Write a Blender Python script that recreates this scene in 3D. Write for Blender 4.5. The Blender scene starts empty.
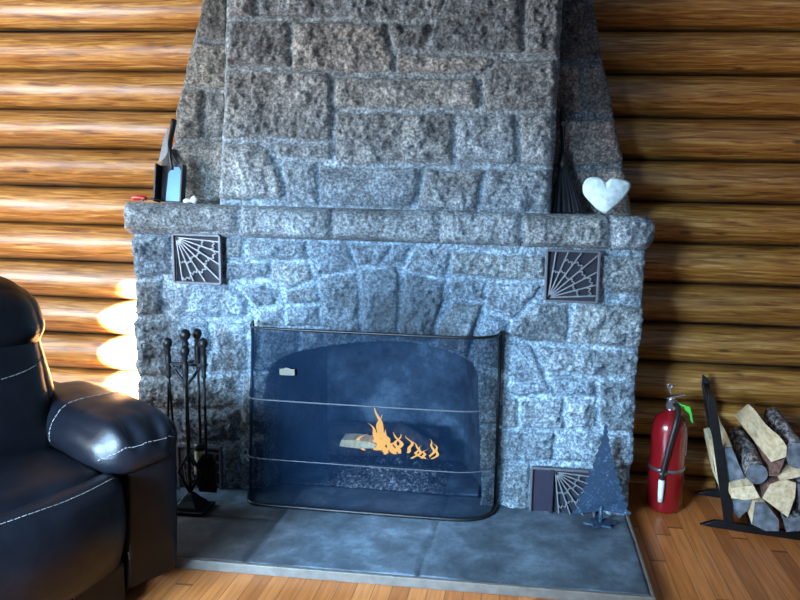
import bpy, bmesh, math, random
import numpy as np
from mathutils import Vector, Matrix, noise as mnoise

scene = bpy.context.scene
COL = scene.collection
R = math.radians
rng = random.Random(7)

# ------------------------------------------------------------------ helpers
def link(o):
    COL.objects.link(o)
    return o

class MB:
    """collects shapes, built as ONE mesh object"""
    def __init__(s):
        s.v = []; s.f = []
    def add(s, verts, faces):
        b = len(s.v)
        s.v += [tuple(map(float, v)) for v in verts]
        s.f += [tuple(i + b for i in f) for f in faces]
        return s
    def box(s, c, size, rot=None):
        hx, hy, hz = size[0]/2, size[1]/2, size[2]/2
        vs = [Vector((x, y, z)) for x in (-hx, hx) for y in (-hy, hy) for z in (-hz, hz)]
        if rot is not None: vs = [rot @ v for v in vs]
        c = Vector(c)
        return s.add([v + c for v in vs], [(0,1,3,2),(4,6,7,5),(0,4,5,1),(2,3,7,6),(0,2,6,4),(1,5,7,3)])
    def bar(s, a, b, w, t, up=(0,0,1)):
        a, b = Vector(a), Vector(b); d = b - a; L = d.length; d.normalize()
        up = Vector(up); x = d.cross(up)
        if x.length < 1e-4: x = d.cross(Vector((1,0,0)))
        x.normalize(); y = x.cross(d)
        m = Matrix((x, d, y)).transposed()
        return s.box((a + b)/2, (w, L, t), m)
    def tube(s, pts, r, n=8, cap=True):
        pts = [Vector(p) for p in pts]
        rs = r if isinstance(r, (list, tuple)) else [r]*len(pts)
        rings = []; prev = None
        for i, p in enumerate(pts):
            d = (pts[min(i+1, len(pts)-1)] - pts[max(i-1, 0)]).normalized()
            if prev is None:
                a = Vector((0,0,1)) if abs(d.z) < .9 else Vector((1,0,0))
                x = d.cross(a).normalized()
            else:
                x = (prev - d*prev.dot(d)).normalized()
            prev = x; y = d.cross(x)
            rings.append([p + (x*math.cos(2*math.pi*k/n) + y*math.sin(2*math.pi*k/n))*rs[i] for k in range(n)])
        vs = [v for q in rings for v in q]; fs = []
        for i in range(len(pts)-1):
            for k in range(n):
                fs.append((i*n+k, i*n+(k+1) % n, (i+1)*n+(k+1) % n, (i+1)*n+k))
        if cap:
            fs.append(tuple(range(n-1, -1, -1))); fs.append(tuple((len(pts)-1)*n+k for k in range(n)))
        return s.add(vs, fs)
    def lathe(s, prof, c=(0,0,0), n=20, m=None):
        vs = []; fs = []
        c = Vector(c)
        for r, z in prof:
            for k in range(n):
                v = Vector((r*math.cos(2*math.pi*k/n), r*math.sin(2*math.pi*k/n), z))
                if m is not None: v = m @ v
                vs.append(v + c)
        for i in range(len(prof)-1):
            for k in range(n):
                fs.append((i*n+k, i*n+(k+1) % n, (i+1)*n+(k+1) % n, (i+1)*n+k))
        fs.append(tuple(range(n-1, -1, -1))); fs.append(tuple((len(prof)-1)*n+k for k in range(n)))
        return s.add(vs, fs)
    def prism(s, poly, t, mp):
        """poly (u,v) list extruded by t; mp(u,v,w)->xyz"""
        n = len(poly)
        vs = [mp(u, v, 0) for u, v in poly] + [mp(u, v, t) for u, v in poly]
        fs = [tuple(range(n)), tuple(range(2*n-1, n-1, -1))]
        for i in range(n):
            j = (i+1) % n
            fs.append((i, i+n, j+n, j))
        return s.add(vs, fs)
    def build(s, name, mat, parent=None, smooth=False, bevel=0, world=False, subsurf=0):
        me = bpy.data.meshes.new(name)
        vs = s.v
        if parent is not None and world:
            inv = rootmat(parent).inverted()
            vs = [tuple(inv @ Vector(v)) for v in vs]
        me.from_pydata(vs, [], s.f)
        bm = bmesh.new(); bm.from_mesh(me)
        bmesh.ops.recalc_face_normals(bm, faces=bm.faces)
        bm.to_mesh(me); bm.free()
        me.materials.append(mat)
        o = link(bpy.data.objects.new(name, me))
        if parent is not None: o.parent = parent
        if smooth:
            for p in me.polygons: p.use_smooth = True
        if bevel:
            md = o.modifiers.new('bevel', 'BEVEL'); md.width = bevel; md.segments = 2; md.limit_method = 'ANGLE'; md.angle_limit = R(35)
        if subsurf:
            md = o.modifiers.new('sub', 'SUBSURF'); md.levels = md.render_levels = subsurf
        return o

def rootmat(o):
    m = Matrix.Translation(o.location) @ o.rotation_euler.to_matrix().to_4x4()
    if o.parent: m = rootmat(o.parent) @ m
    return m

def thing(name, label, cat, loc=(0,0,0), rotz=0, group=None):
    o = link(bpy.data.objects.new(name, None))
    o.empty_display_size = .05
    o.location = loc; o.rotation_euler = (0,0,rotz)
    return tag(o, label, cat, group)

def tag(o, label, cat, group=None, kind=None):
    o['label'] = label; o['category'] = cat
    if group: o['group'] = group
    if kind: o['kind'] = kind
    return o

def struct(o):
    o['kind'] = 'structure'
    return o

def arc(pts, n=6):
    """Catmull-Rom smoothing of a path"""
    P = [Vector(p) for p in pts]; out = []
    for i in range(len(P)-1):
        p0 = P[max(i-1,0)]; p1 = P[i]; p2 = P[i+1]; p3 = P[min(i+2,len(P)-1)]
        for k in range(n):
            t = k/n
            out.append(.5*((2*p1)+(-p0+p2)*t+(2*p0-5*p1+4*p2-p3)*t*t+(-p0+3*p1-3*p2+p3)*t**3))
    out.append(P[-1])
    return out

# ------------------------------------------------------------------ numpy noise
def vnoise(x, y, seed):
    r = np.random.RandomState(seed); T = r.rand(256, 256)
    xi = np.floor(x).astype(int); yi = np.floor(y).astype(int)
    fx = x - xi; fy = y - yi
    fx = fx*fx*(3-2*fx); fy = fy*fy*(3-2*fy)
    a = T[xi & 255, yi & 255]; b = T[(xi+1) & 255, yi & 255]; c = T[xi & 255, (yi+1) & 255]; d = T[(xi+1) & 255, (yi+1) & 255]
    return (a*(1-fx)+b*fx)*(1-fy) + (c*(1-fx)+d*fx)*fy - .5
def fbm(x, y, seed, f, octv=4):
    s = 0; a = 1
    for k in range(octv):
        s = s + a*vnoise(x*f + 17.3*k, y*f + 9.1*k, seed+k); f *= 2.07; a *= .55
    return s

# ------------------------------------------------------------------ materials
def mat(name):
    m = bpy.data.materials.new(name); m.use_nodes = True
    nt = m.node_tree; b = nt.nodes['Principled BSDF']
    return m, nt, b
def N(nt, t, **kw):
    n = nt.nodes.new(t)
    for k, v in kw.items():
        if k.startswith('i_'): n.inputs[k[2:].replace('_', ' ')].default_value = v
        else: setattr(n, k, v)
    return n
def ramp(nt, stops, src):
    r = N(nt, 'ShaderNodeValToRGB'); e = r.color_ramp.elements
    while len(e) < len(stops): e.new(.5)
    for i, (p, c) in enumerate(stops):
        e[i].position = p; e[i].color = (*c, 1) if len(c) == 3 else c
    nt.links.new(src, r.inputs['Fac'])
    return r
def coords(nt, scale=(1,1,1), out='Object'):
    tc = N(nt, 'ShaderNodeTexCoord'); mp = N(nt, 'ShaderNodeMapping')
    mp.inputs['Scale'].default_value = scale
    nt.links.new(tc.outputs[out], mp.inputs['Vector'])
    return mp.outputs['Vector']
def bump(nt, b, height, strength=.3, dist=.01):
    bp = N(nt, 'ShaderNodeBump'); bp.inputs['Strength'].default_value = strength; bp.inputs['Distance'].default_value = dist
    nt.links.new(height, bp.inputs['Height']); nt.links.new(bp.outputs['Normal'], b.inputs['Normal'])

def plain(name, col, rough=.5, metal=0, var=.15, scale=30, bumpk=.08, coat=0):
    m, nt, b = mat(name)
    v = coords(nt)
    n = N(nt, 'ShaderNodeTexNoise'); n.inputs['Scale'].default_value = scale; n.inputs['Detail'].default_value = 4
    nt.links.new(v, n.inputs['Vector'])
    lo = tuple(c*(1-var) for c in col); hi = tuple(min(1, c*(1+var)) for c in col)
    r = ramp(nt, [(.3, lo), (.7, hi)], n.outputs['Fac'])
    nt.links.new(r.outputs['Color'], b.inputs['Base Color'])
    b.inputs['Roughness'].default_value = rough; b.inputs['Metallic'].default_value = metal
    b.inputs['Coat Weight'].default_value = coat
    if bumpk: bump(nt, b, n.outputs['Fac'], bumpk, .003)
    return m

def stone_material():
    m, nt, b = mat('granite')
    at = N(nt, 'ShaderNodeAttribute'); at.attribute_name = 'tone'
    v = coords(nt)
    n1 = N(nt, 'ShaderNodeTexNoise'); n1.inputs['Scale'].default_value = 95; n1.inputs['Detail'].default_value = 5; n1.inputs['Roughness'].default_value = .75
    n2 = N(nt, 'ShaderNodeTexNoise'); n2.inputs['Scale'].default_value = 22; n2.inputs['Detail'].default_value = 4
    nt.links.new(v, n1.inputs['Vector']); nt.links.new(v, n2.inputs['Vector'])
    r1 = ramp(nt, [(.37, (.18,.18,.19)), (.5, (.90,.90,.90)), (.62, (2.2,2.17,2.1))], n1.outputs['Fac'])
    mx = N(nt, 'ShaderNodeMix', data_type='RGBA', blend_type='MULTIPLY'); mx.inputs[0].default_value = .9
    nt.links.new(at.outputs['Color'], mx.inputs[6]); nt.links.new(r1.outputs['Color'], mx.inputs[7])
    r2 = ramp(nt, [(.3, (.62,.64,.68)), (.7, (1.3,1.28,1.24))], n2.outputs['Fac'])
    mx2 = N(nt, 'ShaderNodeMix', data_type='RGBA', blend_type='MULTIPLY'); mx2.inputs[0].default_value = .8
    nt.links.new(mx.outputs[2], mx2.inputs[6]); nt.links.new(r2.outputs['Color'], mx2.inputs[7])
    nt.links.new(mx2.outputs[2], b.inputs['Base Color'])
    b.inputs['Roughness'].default_value = .75
    bump(nt, b, n1.outputs['Fac'], 1.0, .009)
    return m

def log_material():
    m, nt, b = mat('varnished_log')
    at = N(nt, 'ShaderNodeAttribute'); at.attribute_name = 'tone'
    v = coords(nt, (1.3, 22, 22))
    n1 = N(nt, 'ShaderNodeTexNoise'); n1.inputs['Scale'].default_value = 3.2; n1.inputs['Detail'].default_value = 7; n1.inputs['Roughness'].default_value = .65; n1.inputs['Distortion'].default_value = .8
    nt.links.new(v, n1.inputs['Vector'])
    r1 = ramp(nt, [(.28, (.06,.018,.003)), (.42, (.25,.090,.012)), (.55, (.45,.205,.036)), (.72, (.70,.43,.15))], n1.outputs['Fac'])
    v2 = coords(nt, (2.2, 7, 7))
    vo = N(nt, 'ShaderNodeTexVoronoi'); vo.inputs['Scale'].default_value = 1.5
    nt.links.new(v2, vo.inputs['Vector'])
    r2 = ramp(nt, [(.05, (.15,.1,.07)), (.12, (1,1,1))], vo.outputs['Distance'])
    mx = N(nt, 'ShaderNodeMix', data_type='RGBA', blend_type='MULTIPLY'); mx.inputs[0].default_value = .8
    nt.links.new(r1.outputs['Color'], mx.inputs[6]); nt.links.new(r2.outputs['Color'], mx.inputs[7])
    mx2 = N(nt, 'ShaderNodeMix', data_type='RGBA', blend_type='MULTIPLY'); mx2.inputs[0].default_value = 1
    nt.links.new(mx.outputs[2], mx2.inputs[6]); nt.links.new(at.outputs['Color'], mx2.inputs[7])
    nt.links.new(mx2.outputs[2], b.inputs['Base Color'])
    b.inputs['Coat Roughness'].default_value = .42
    v3 = coords(nt, (1.1, 3, 6)); n3 = N(nt, 'ShaderNodeTexNoise'); n3.inputs['Scale'].default_value = 2.2; n3.inputs['Detail'].default_value = 4; nt.links.new(v3, n3.inputs['Vector'])
    r3 = ramp(nt, [(.36, (.0,)*3), (.60, (1,)*3)], n3.outputs['Fac']); nt.links.new(r3.outputs['Color'], b.inputs['Coat Weight'])
    rr = ramp(nt, [(.3, (.42,)*3), (.7, (.6,)*3)], n1.outputs['Fac']); nt.links.new(rr.outputs['Color'], b.inputs['Roughness'])
    bump(nt, b, n1.outputs['Fac'], .22, .010)
    return m

def floor_material():
    m, nt, b = mat('oak_strip_floor')
    tc = N(nt, 'ShaderNodeTexCoord'); sp = N(nt, 'ShaderNodeSeparateXYZ'); nt.links.new(tc.outputs['Object'], sp.inputs[0])
    def mth(op, a, bb=None):
        n = N(nt, 'ShaderNodeMath', operation=op)
        for i, q in enumerate((a, bb)):
            if q is None: continue
            if isinstance(q, (int, float)): n.inputs[i].default_value = q
            else: nt.links.new(q, n.inputs[i])
        return n.outputs[0]
    u = mth('DIVIDE', sp.outputs['X'], .058); iu = mth('FLOOR', u); fu = mth('FRACT', u)
    w0 = N(nt, 'ShaderNodeTexWhiteNoise', noise_dimensions='1D'); nt.links.new(iu, w0.inputs['W'])
    y = mth('ADD', mth('DIVIDE', sp.outputs['Y'], 1.7), mth('MULTIPLY', w0.outputs['Value'], 7.3)); iy = mth('FLOOR', y); fy = mth('FRACT', y)
    w1 = N(nt, 'ShaderNodeTexWhiteNoise', noise_dimensions='2D')
    cb = N(nt, 'ShaderNodeCombineXYZ'); nt.links.new(iu, cb.inputs[0]); nt.links.new(iy, cb.inputs[1]); nt.links.new(cb.outputs[0], w1.inputs['Vector'])
    r = ramp(nt, [(0, (.40,.125,.032)), (.5, (.52,.175,.046)), (1, (.64,.235,.07))], w1.outputs['Value'])
    v = coords(nt, (40, 2.5, 1)); n1 = N(nt, 'ShaderNodeTexNoise'); n1.inputs['Scale'].default_value = 2; n1.inputs['Detail'].default_value = 5
    nt.links.new(v, n1.inputs['Vector'])
    r2 = ramp(nt, [(.3, (.72,.68,.62)), (.7, (1.15,1.13,1.1))], n1.outputs['Fac'])
    mx = N(nt, 'ShaderNodeMix', data_type='RGBA', blend_type='MULTIPLY'); mx.inputs[0].default_value = 1
    nt.links.new(r.outputs['Color'], mx.inputs[6]); nt.links.new(r2.outputs['Color'], mx.inputs[7])
    gap = mth('MULTIPLY', mth('GREATER_THAN', fu, .04), mth('GREATER_THAN', fy, .006))
    mx2 = N(nt, 'ShaderNodeMix', data_type='RGBA'); nt.links.new(gap, mx2.inputs[0])
    mx2.inputs[6].default_value = (.16,.06,.018,1); nt.links.new(mx.outputs[2], mx2.inputs[7])
    nt.links.new(mx2.outputs[2], b.inputs['Base Color'])
    b.inputs['Roughness'].default_value = .33
    return m

def slate_material():
    m, nt, b = mat('slate')
    at = N(nt, 'ShaderNodeAttribute'); at.attribute_name = 'tone'
    v = coords(nt)
    n1 = N(nt, 'ShaderNodeTexNoise'); n1.inputs['Scale'].default_value = 9; n1.inputs['Detail'].default_value = 8; n1.inputs['Roughness'].default_value = .7
    nt.links.new(v, n1.inputs['Vector'])
    r1 = ramp(nt, [(.3, (.4,.42,.45)), (.5, (.9,.92,.95)), (.68, (1.8,1.85,1.9))], n1.outputs['Fac'])
    mx = N(nt, 'ShaderNodeMix', data_type='RGBA', blend_type='MULTIPLY'); mx.inputs[0].default_value = 1
    nt.links.new(at.outputs['Color'], mx.inputs[6]); nt.links.new(r1.outputs['Color'], mx.inputs[7])
    nt.links.new(mx.outputs[2], b.inputs['Base Color'])
    b.inputs['Roughness'].default_value = .5
    bump(nt, b, n1.outputs['Fac'], .5, .008)
    return m

def screen_material():
    m, nt, b = mat('black_wire_mesh')
    nt.nodes.remove(b)
    out = nt.nodes['Material Output']
    tr = N(nt, 'ShaderNodeBsdfTransparent'); df = N(nt, 'ShaderNodeBsdfDiffuse'); gl = N(nt, 'ShaderNodeBsdfGlossy')
    df.inputs['Color'].default_value = (.0032,.0105,.025,1)
    gl.inputs['Color'].default_value = (.12,.17,.25,1); gl.inputs['Roughness'].default_value = .5
    a = N(nt, 'ShaderNodeMixShader'); a.inputs[0].default_value = .015
    nt.links.new(df.outputs[0], a.inputs[1]); nt.links.new(gl.outputs[0], a.inputs[2])
    v = coords(nt, (1,1,1)); n1 = N(nt, 'ShaderNodeTexNoise'); n1.inputs['Scale'].default_value = 5; nt.links.new(v, n1.inputs['Vector'])
    r = ramp(nt, [(.3, (.46,)*3), (.7, (.58,)*3)], n1.outputs['Fac'])
    s = N(nt, 'ShaderNodeMixShader'); nt.links.new(r.outputs['Color'], s.inputs[0])
    nt.links.new(tr.outputs[0], s.inputs[1]); nt.links.new(a.outputs[0], s.inputs[2])
    nt.links.new(s.outputs[0], out.inputs['Surface'])
    return m

def leather_material():
    m, nt, b = mat('black_leather')
    v = coords(nt)
    n1 = N(nt, 'ShaderNodeTexNoise'); n1.inputs['Scale'].default_value = 7; n1.inputs['Detail'].default_value = 3
    vo = N(nt, 'ShaderNodeTexVoronoi'); vo.inputs['Scale'].default_value = 260
    nt.links.new(v, n1.inputs['Vector']); nt.links.new(v, vo.inputs['Vector'])
    r = ramp(nt, [(.3, (.003,.0035,.006)), (.7, (.006,.007,.011))], n1.outputs['Fac'])
    nt.links.new(r.outputs['Color'], b.inputs['Base Color'])
    b.inputs['Roughness'].default_value = .38
    b.inputs['Specular IOR Level'].default_value = .30
    ad = N(nt, 'ShaderNodeMath', operation='MULTIPLY_ADD'); ad.inputs[1].default_value = .04
    nt.links.new(vo.outputs['Distance'], ad.inputs[0]); nt.links.new(n1.outputs['Fac'], ad.inputs[2])
    bump(nt, b, ad.outputs[0], .3, .02)
    return m

def flame_material():
    m, nt, b = mat('flame')
    nt.nodes.remove(b); out = nt.nodes['Material Output']
    at = N(nt, 'ShaderNodeAttribute'); at.attribute_name = 'heat'
    r = ramp(nt, [(0, (1,.58,.13)), (.10, (1,.30,.02)), (.38, (1,.14,.004)), (1, (.85,.05,.0))], at.outputs['Fac'])
    em = N(nt, 'ShaderNodeEmission'); em.inputs['Strength'].default_value = 1.9
    nt.links.new(r.outputs['Color'], em.inputs['Color'])
    tr = N(nt, 'ShaderNodeBsdfTransparent'); mx = N(nt, 'ShaderNodeMixShader')
    ra = ramp(nt, [(0, (.97,)*3), (.7, (.85,)*3), (1, (.45,)*3)], at.outputs['Fac'])
    nt.links.new(ra.outputs['Color'], mx.inputs[0])
    nt.links.new(tr.outputs[0], mx.inputs[1]); nt.links.new(em.outputs[0], mx.inputs[2])
    nt.links.new(mx.outputs[0], out.inputs['Surface'])
    return m

def wood_material(name, stops, scale=(2,30,30), rough=.7, bk=.4):
    m, nt, b = mat(name)
    v = coords(nt, scale)
    n1 = N(nt, 'ShaderNodeTexNoise'); n1.inputs['Scale'].default_value = 2.5; n1.inputs['Detail'].default_value = 6; n1.inputs['Roughness'].default_value = .7
    nt.links.new(v, n1.inputs['Vector'])
    r = ramp(nt, stops, n1.outputs['Fac'])
    nt.links.new(r.outputs['Color'], b.inputs['Base Color'])
    b.inputs['Roughness'].default_value = rough
    bump(nt, b, n1.outputs['Fac'], bk, .008)
    return m

def vcol(me, name, arr):
    a = me.color_attributes.new(name, 'FLOAT_COLOR', 'POINT')
    c = np.ones((len(me.vertices), 4), np.float32); c[:, :arr.shape[1]] = arr
    a.data.foreach_set('color', c.ravel())

GRANITE = stone_material(); LOGM = log_material(); FLOORM = floor_material(); SLATE = slate_material()
SCREENM = screen_material(); LEATHER = leather_material(); FLAME = flame_material()
IRON = plain('black_iron', (.012,.012,.014), .45, .6, .3, 60)
STEEL = plain('dull_steel', (.30,.32,.36), .35, .9, .15, 40)
GRILLE = plain('cast_grey_metal', (.17,.18,.20), .5, .4, .15, 60)
SOOT = wood_material('sooty_firebrick', [(.36, (.005,.009,.018)), (.50, (.035,.060,.095)), (.66, (.13,.20,.28))], (1.6,1.6,1.6), .95, .3)
FRAMEM = plain('dark_grey_metal', (.085,.085,.10), .5, .3, .15, 60)
STITCH = plain('pale_stitching', (.20,.195,.19), .7, 0, .1, 200, 0)
DARKV = plain('dark_recess', (.006,.008,.016), .8, 0, .2, 30, 0)
PANEL = plain('dark_purple_metal', (.014,.012,.026), .5, .2, .2, 30, 0)
REDP = plain('red_paint', (.21,.005,.008), .25, 0, .1, 10, 0, .6)
BLACKR = plain('black_rubber', (.006,.0065,.008), .5, 0, .2, 60)
CHROME = plain('bright_metal', (.65,.67,.70), .22, 1, .05, 40, 0)
WHITEP = plain('white_paper', (.72,.74,.74), .6, 0, .04, 30, 0)
GREENP = plain('green_plastic', (.05,.55,.06), .4, 0, .1, 30, 0)
HEARTM = plain('pale_stone', (.56,.72,.75), .8, 0, .22, 45, .5)
REDPL = plain('red_plastic', (.42,.02,.015), .35, 0, .1, 30, 0)
PEBBLE = plain('pale_pebble', (.55,.56,.58), .6, 0, .25, 90, .2)
BRISTLE = plain('black_bristle', (.006,.007,.012), .9, 0, .5, 120, .4)
TANB = plain('tan_bristle', (.46,.36,.22), .85, 0, .25, 120, .4)
BLUEREFL = plain('pan_blue_reflection', (.085,.26,.56), .35, .2, .06, 12, .0)  # blue of reflected daylight painted into the pan's colour
def patina_material():
    m, nt, b = mat('blue_grey_patina')
    v = coords(nt); vo = N(nt, 'ShaderNodeTexVoronoi'); vo.inputs['Scale'].default_value = 75; nt.links.new(v, vo.inputs['Vector'])
    n1 = N(nt, 'ShaderNodeTexNoise'); n1.inputs['Scale'].default_value = 25; nt.links.new(v, n1.inputs['Vector'])
    ad = N(nt, 'ShaderNodeMath', operation='ADD'); nt.links.new(vo.outputs['Distance'], ad.inputs[0]); nt.links.new(n1.outputs['Fac'], ad.inputs[1])
    r = ramp(nt, [(.42, (.20,.33,.48)), (.55, (.05,.10,.17)), (.95, (.02,.045,.085))], ad.outputs[0])
    nt.links.new(r.outputs['Color'], b.inputs['Base Color']); b.inputs['Roughness'].default_value = .55; b.inputs['Metallic'].default_value = .2
    return m
PATINA = patina_material()
BARK = wood_material('bark', [(.38, (.015,.012,.012)), (.48, (.13,.12,.125)), (.60, (.50,.49,.50))], (22,13,22), .9, .9)
SPLIT = wood_material('split_wood', [(.25, (.34,.24,.12)), (.48, (.68,.55,.34)), (.72, (.88,.80,.60))], (24,2.5,24))
ENDW = plain('sawn_end_wood', (.12,.145,.175), .85, 0, .55, 30, .2)
REDBARK = wood_material('red_bark', [(.3, (.07,.035,.025)), (.5, (.20,.11,.085)), (.7, (.33,.22,.18))], (22,10,22), .9, .9)
CHAR = plain('charred_wood', (.018,.020,.026), .9, 0, .8, 45, .8)
ASH = wood_material('grey_ash', [(.42, (.012,.014,.02)), (.55, (.12,.14,.17)), (.68, (.62,.68,.75))], (30,30,30), .95, .8)
TRIMM = plain('grey_metal_edge', (.13,.115,.10), .6, .0, .2, 30)
CORK = plain('tag_brass', (.09,.08,.058), .7, .0, .15, 60)

# ------------------------------------------------------------------ camera (a normal lens, slightly shifted crop)
FPX, CX = 656.37, 461.84
CAMP = Vector((.5683, -2.5382, 1.2287)); YAW, PITCH, ROLL = .0976, .1402, .0263
def make_camera():
    cy, sy, cp, sp = math.cos(YAW), math.sin(YAW), math.cos(PITCH), math.sin(PITCH)
    f = Vector((-sy*cp, cy*cp, -sp)); r = Vector((cy, sy, 0)); u = r.cross(f)
    r2 = r*math.cos(ROLL) + u*math.sin(ROLL); u2 = u*math.cos(ROLL) - r*math.sin(ROLL)
    cd = bpy.data.cameras.new('camera'); co = link(bpy.data.objects.new('camera', cd))
    m = Matrix((r2, u2, -f)).transposed().to_4x4(); m.translation = CAMP
    co.matrix_world = m
    cd.sensor_fit = 'HORIZONTAL'; cd.sensor_width = 36; cd.lens = 36*FPX/800
    cd.shift_x = -(CX-400)/800; cd.clip_start = .05
    scene.camera = co
make_camera()

# ------------------------------------------------------------------ room shell
def log_wall():
    W, z0, s = .45, 1.988, .1778
    nx = 260; xs = np.linspace(-3.2, 2.8, nx)
    zb = [z0 - s*k for k in range(-4, 13)]
    zb = sorted(z for z in zb if z > -.2)
    verts = []; tones = []; faces = []; rows = 0
    r = np.random.RandomState(3); K = 14
    for i in range(len(zb)-1):
        a, b = zb[i], zb[i+1]
        tone = .8 + .4*r.rand(); ph = r.rand()*50
        for k in range(K+1):
            t = k/K; ang = (t-.5)*2*1.22
            zz = (a+b)/2 + (b-a)/2*math.sin(ang)/math.sin(1.22)
            dep = .082*(math.cos(ang)-math.cos(1.22))/(1-math.cos(1.22))
            wob = fbm(xs*1.0+ph, np.full(nx, i*3.1), 5, .8, 3)
            wob2 = fbm(xs*1.0+ph, np.full(nx, i*3.1+t), 8, 5, 2)
            y = W - dep*(1+.18*wob) - .004*wob2
            z = zz + .012*wob*(1-abs(2*t-1)**3) + .006*fbm(xs, np.full(nx, i*2.0), 31, 1.2, 2)
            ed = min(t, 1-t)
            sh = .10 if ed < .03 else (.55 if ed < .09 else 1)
            for q in range(nx):
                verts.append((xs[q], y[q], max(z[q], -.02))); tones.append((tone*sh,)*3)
            if k > 0:
                b0 = (rows-1)*nx; b1 = rows*nx
                for q in range(nx-1):
                    if -.8 < xs[q] < .8 and zz < 1.9: continue
                    faces.append((b0+q, b0+q+1, b1+q+1, b1+q))
            rows += 1
    # dark chinking strip behind the joints
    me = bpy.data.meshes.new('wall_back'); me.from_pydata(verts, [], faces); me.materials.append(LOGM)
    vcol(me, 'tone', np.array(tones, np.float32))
    for p in me.polygons: p.use_smooth = True
    o = link(bpy.data.objects.new('wall_back', me)); struct(o)
    return o
log_wall()
mb = MB(); mb.box((-.2, .55, 1.3), (6, .06, 2.8)); struct(mb.build('trim_1', DARKV))
mb = MB(); mb.box((-.2, -2.0, -.05), (6.0, 5.2, .1)); struct(mb.build('floor', FLOORM))

# ------------------------------------------------------------------ stone faces (height-field masonry)
BREAST=[[(-0.602,2.091),(-0.495,2.09),(-0.502,1.924),(-0.606,1.924)],[(-0.476,2.09),(0.218,2.084),(0.217,1.979),(0.196,1.927),(0.041,1.916),(-0.209,1.92),(-0.479,1.92)],[(0.233,2.084),(0.504,2.082),(0.515,1.803),(0.164,1.805),(0.192,1.909),(0.228,1.979)],[(0.523,2.082),(0.652,2.081),(0.659,1.789),(0.53,1.796)],[(-0.602,1.906),(-0.372,1.909),(-0.37,1.745),(-0.614,1.743)],[(-0.353,1.902),(-0.005,1.902),(0.011,1.844),(0.039,1.787),(0.032,1.729),(-0.17,1.724),(-0.355,1.734)],[(0.014,1.905),(0.17,1.905),(0.149,1.812),(0.05,1.808),(0.022,1.859)],[(0.05,1.794),(0.176,1.791),(0.401,1.781),(0.416,1.77),(0.369,1.727),(0.051,1.725)],[(0.428,1.767),(0.645,1.775),(0.66,1.686),(0.653,1.596),(0.385,1.59),(0.374,1.709)],[(-0.623,1.725),(-0.229,1.723),(-0.209,1.69),(-0.206,1.474),(-0.309,1.468),(-0.41,1.478),(-0.641,1.478)],[(-0.193,1.705),(0.347,1.705),(0.364,1.658),(0.358,1.597),(-0.19,1.594)],[(-0.19,1.575),(0.268,1.577),(0.272,1.395),(-0.13,1.384),(-0.186,1.398)],[(0.283,1.574),(0.498,1.576),(0.506,1.558),(0.511,1.411),(0.497,1.396),(0.287,1.396)],[(0.524,1.577),(0.65,1.585),(0.647,1.487),(0.644,1.392),(0.531,1.397)],[(-0.642,1.451),(-0.511,1.461),(-0.459,1.431),(-0.423,1.363),(-0.392,1.278),(-0.409,1.239),(-0.664,1.236)],[(-0.434,1.455),(-0.21,1.458),(-0.206,1.405),(-0.415,1.401)],[(-0.403,1.386),(-0.266,1.389),(-0.258,1.227),(-0.38,1.224)],[(-0.254,1.374),(0.149,1.374),(0.139,1.291),(0.112,1.225),(-0.042,1.217),(-0.25,1.223)],[(0.168,1.371),(0.392,1.368),(0.375,1.296),(0.358,1.216),(0.136,1.218)],[(0.407,1.368),(0.641,1.377),(0.648,1.216),(0.373,1.213),(0.394,1.296)]]
SHL=[[(-0.777,2.149),(-0.684,2.148),(-0.686,2.072),(-0.793,2.072)],[(-0.797,2.061),(-0.686,2.06),(-0.691,1.885),(-0.833,1.892),(-0.817,1.963)],[(-0.838,1.873),(-0.691,1.869),(-0.696,1.682),(-0.891,1.7),(-0.87,1.805)],[(-0.896,1.684),(-0.804,1.685),(-0.81,1.489),(-0.939,1.479),(-0.93,1.603)],[(-0.792,1.673),(-0.696,1.67),(-0.701,1.491),(-0.797,1.49)],[(-0.953,1.467),(-0.701,1.475),(-0.707,1.221),(-1.012,1.213)]]
SHR=[[(0.65,2.138),(0.765,2.137),(0.785,2.042),(0.655,2.043)],[(0.656,2.024),(0.786,2.024),(0.816,1.961),(0.831,1.824),(0.645,1.823)],[(0.646,1.804),(0.74,1.804),(0.765,1.614),(0.655,1.613)],[(0.751,1.804),(0.84,1.805),(0.875,1.661),(0.89,1.608),(0.777,1.611)],[(0.637,1.582),(0.895,1.585),(0.92,1.489),(0.935,1.431),(0.881,1.415),(0.645,1.402)],[(0.626,1.382),(0.89,1.399),(0.949,1.385),(0.969,1.315),(0.989,1.188),(0.634,1.178)]]
MANT=[[(-1.036,1.219),(-0.567,1.215),(-0.573,1.106),(-1.042,1.1)],[(-0.546,1.215),(-0.192,1.217),(-0.192,1.091),(-0.553,1.095)],[(-0.18,1.217),(0.226,1.216),(0.229,1.092),(-0.18,1.091)],[(0.238,1.217),(0.535,1.217),(0.54,1.087),(0.24,1.093)],[(0.546,1.217),(0.862,1.211),(0.869,1.086),(0.551,1.087)],[(0.876,1.212),(1.045,1.216),(1.054,1.07),(0.88,1.083)]]
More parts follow.
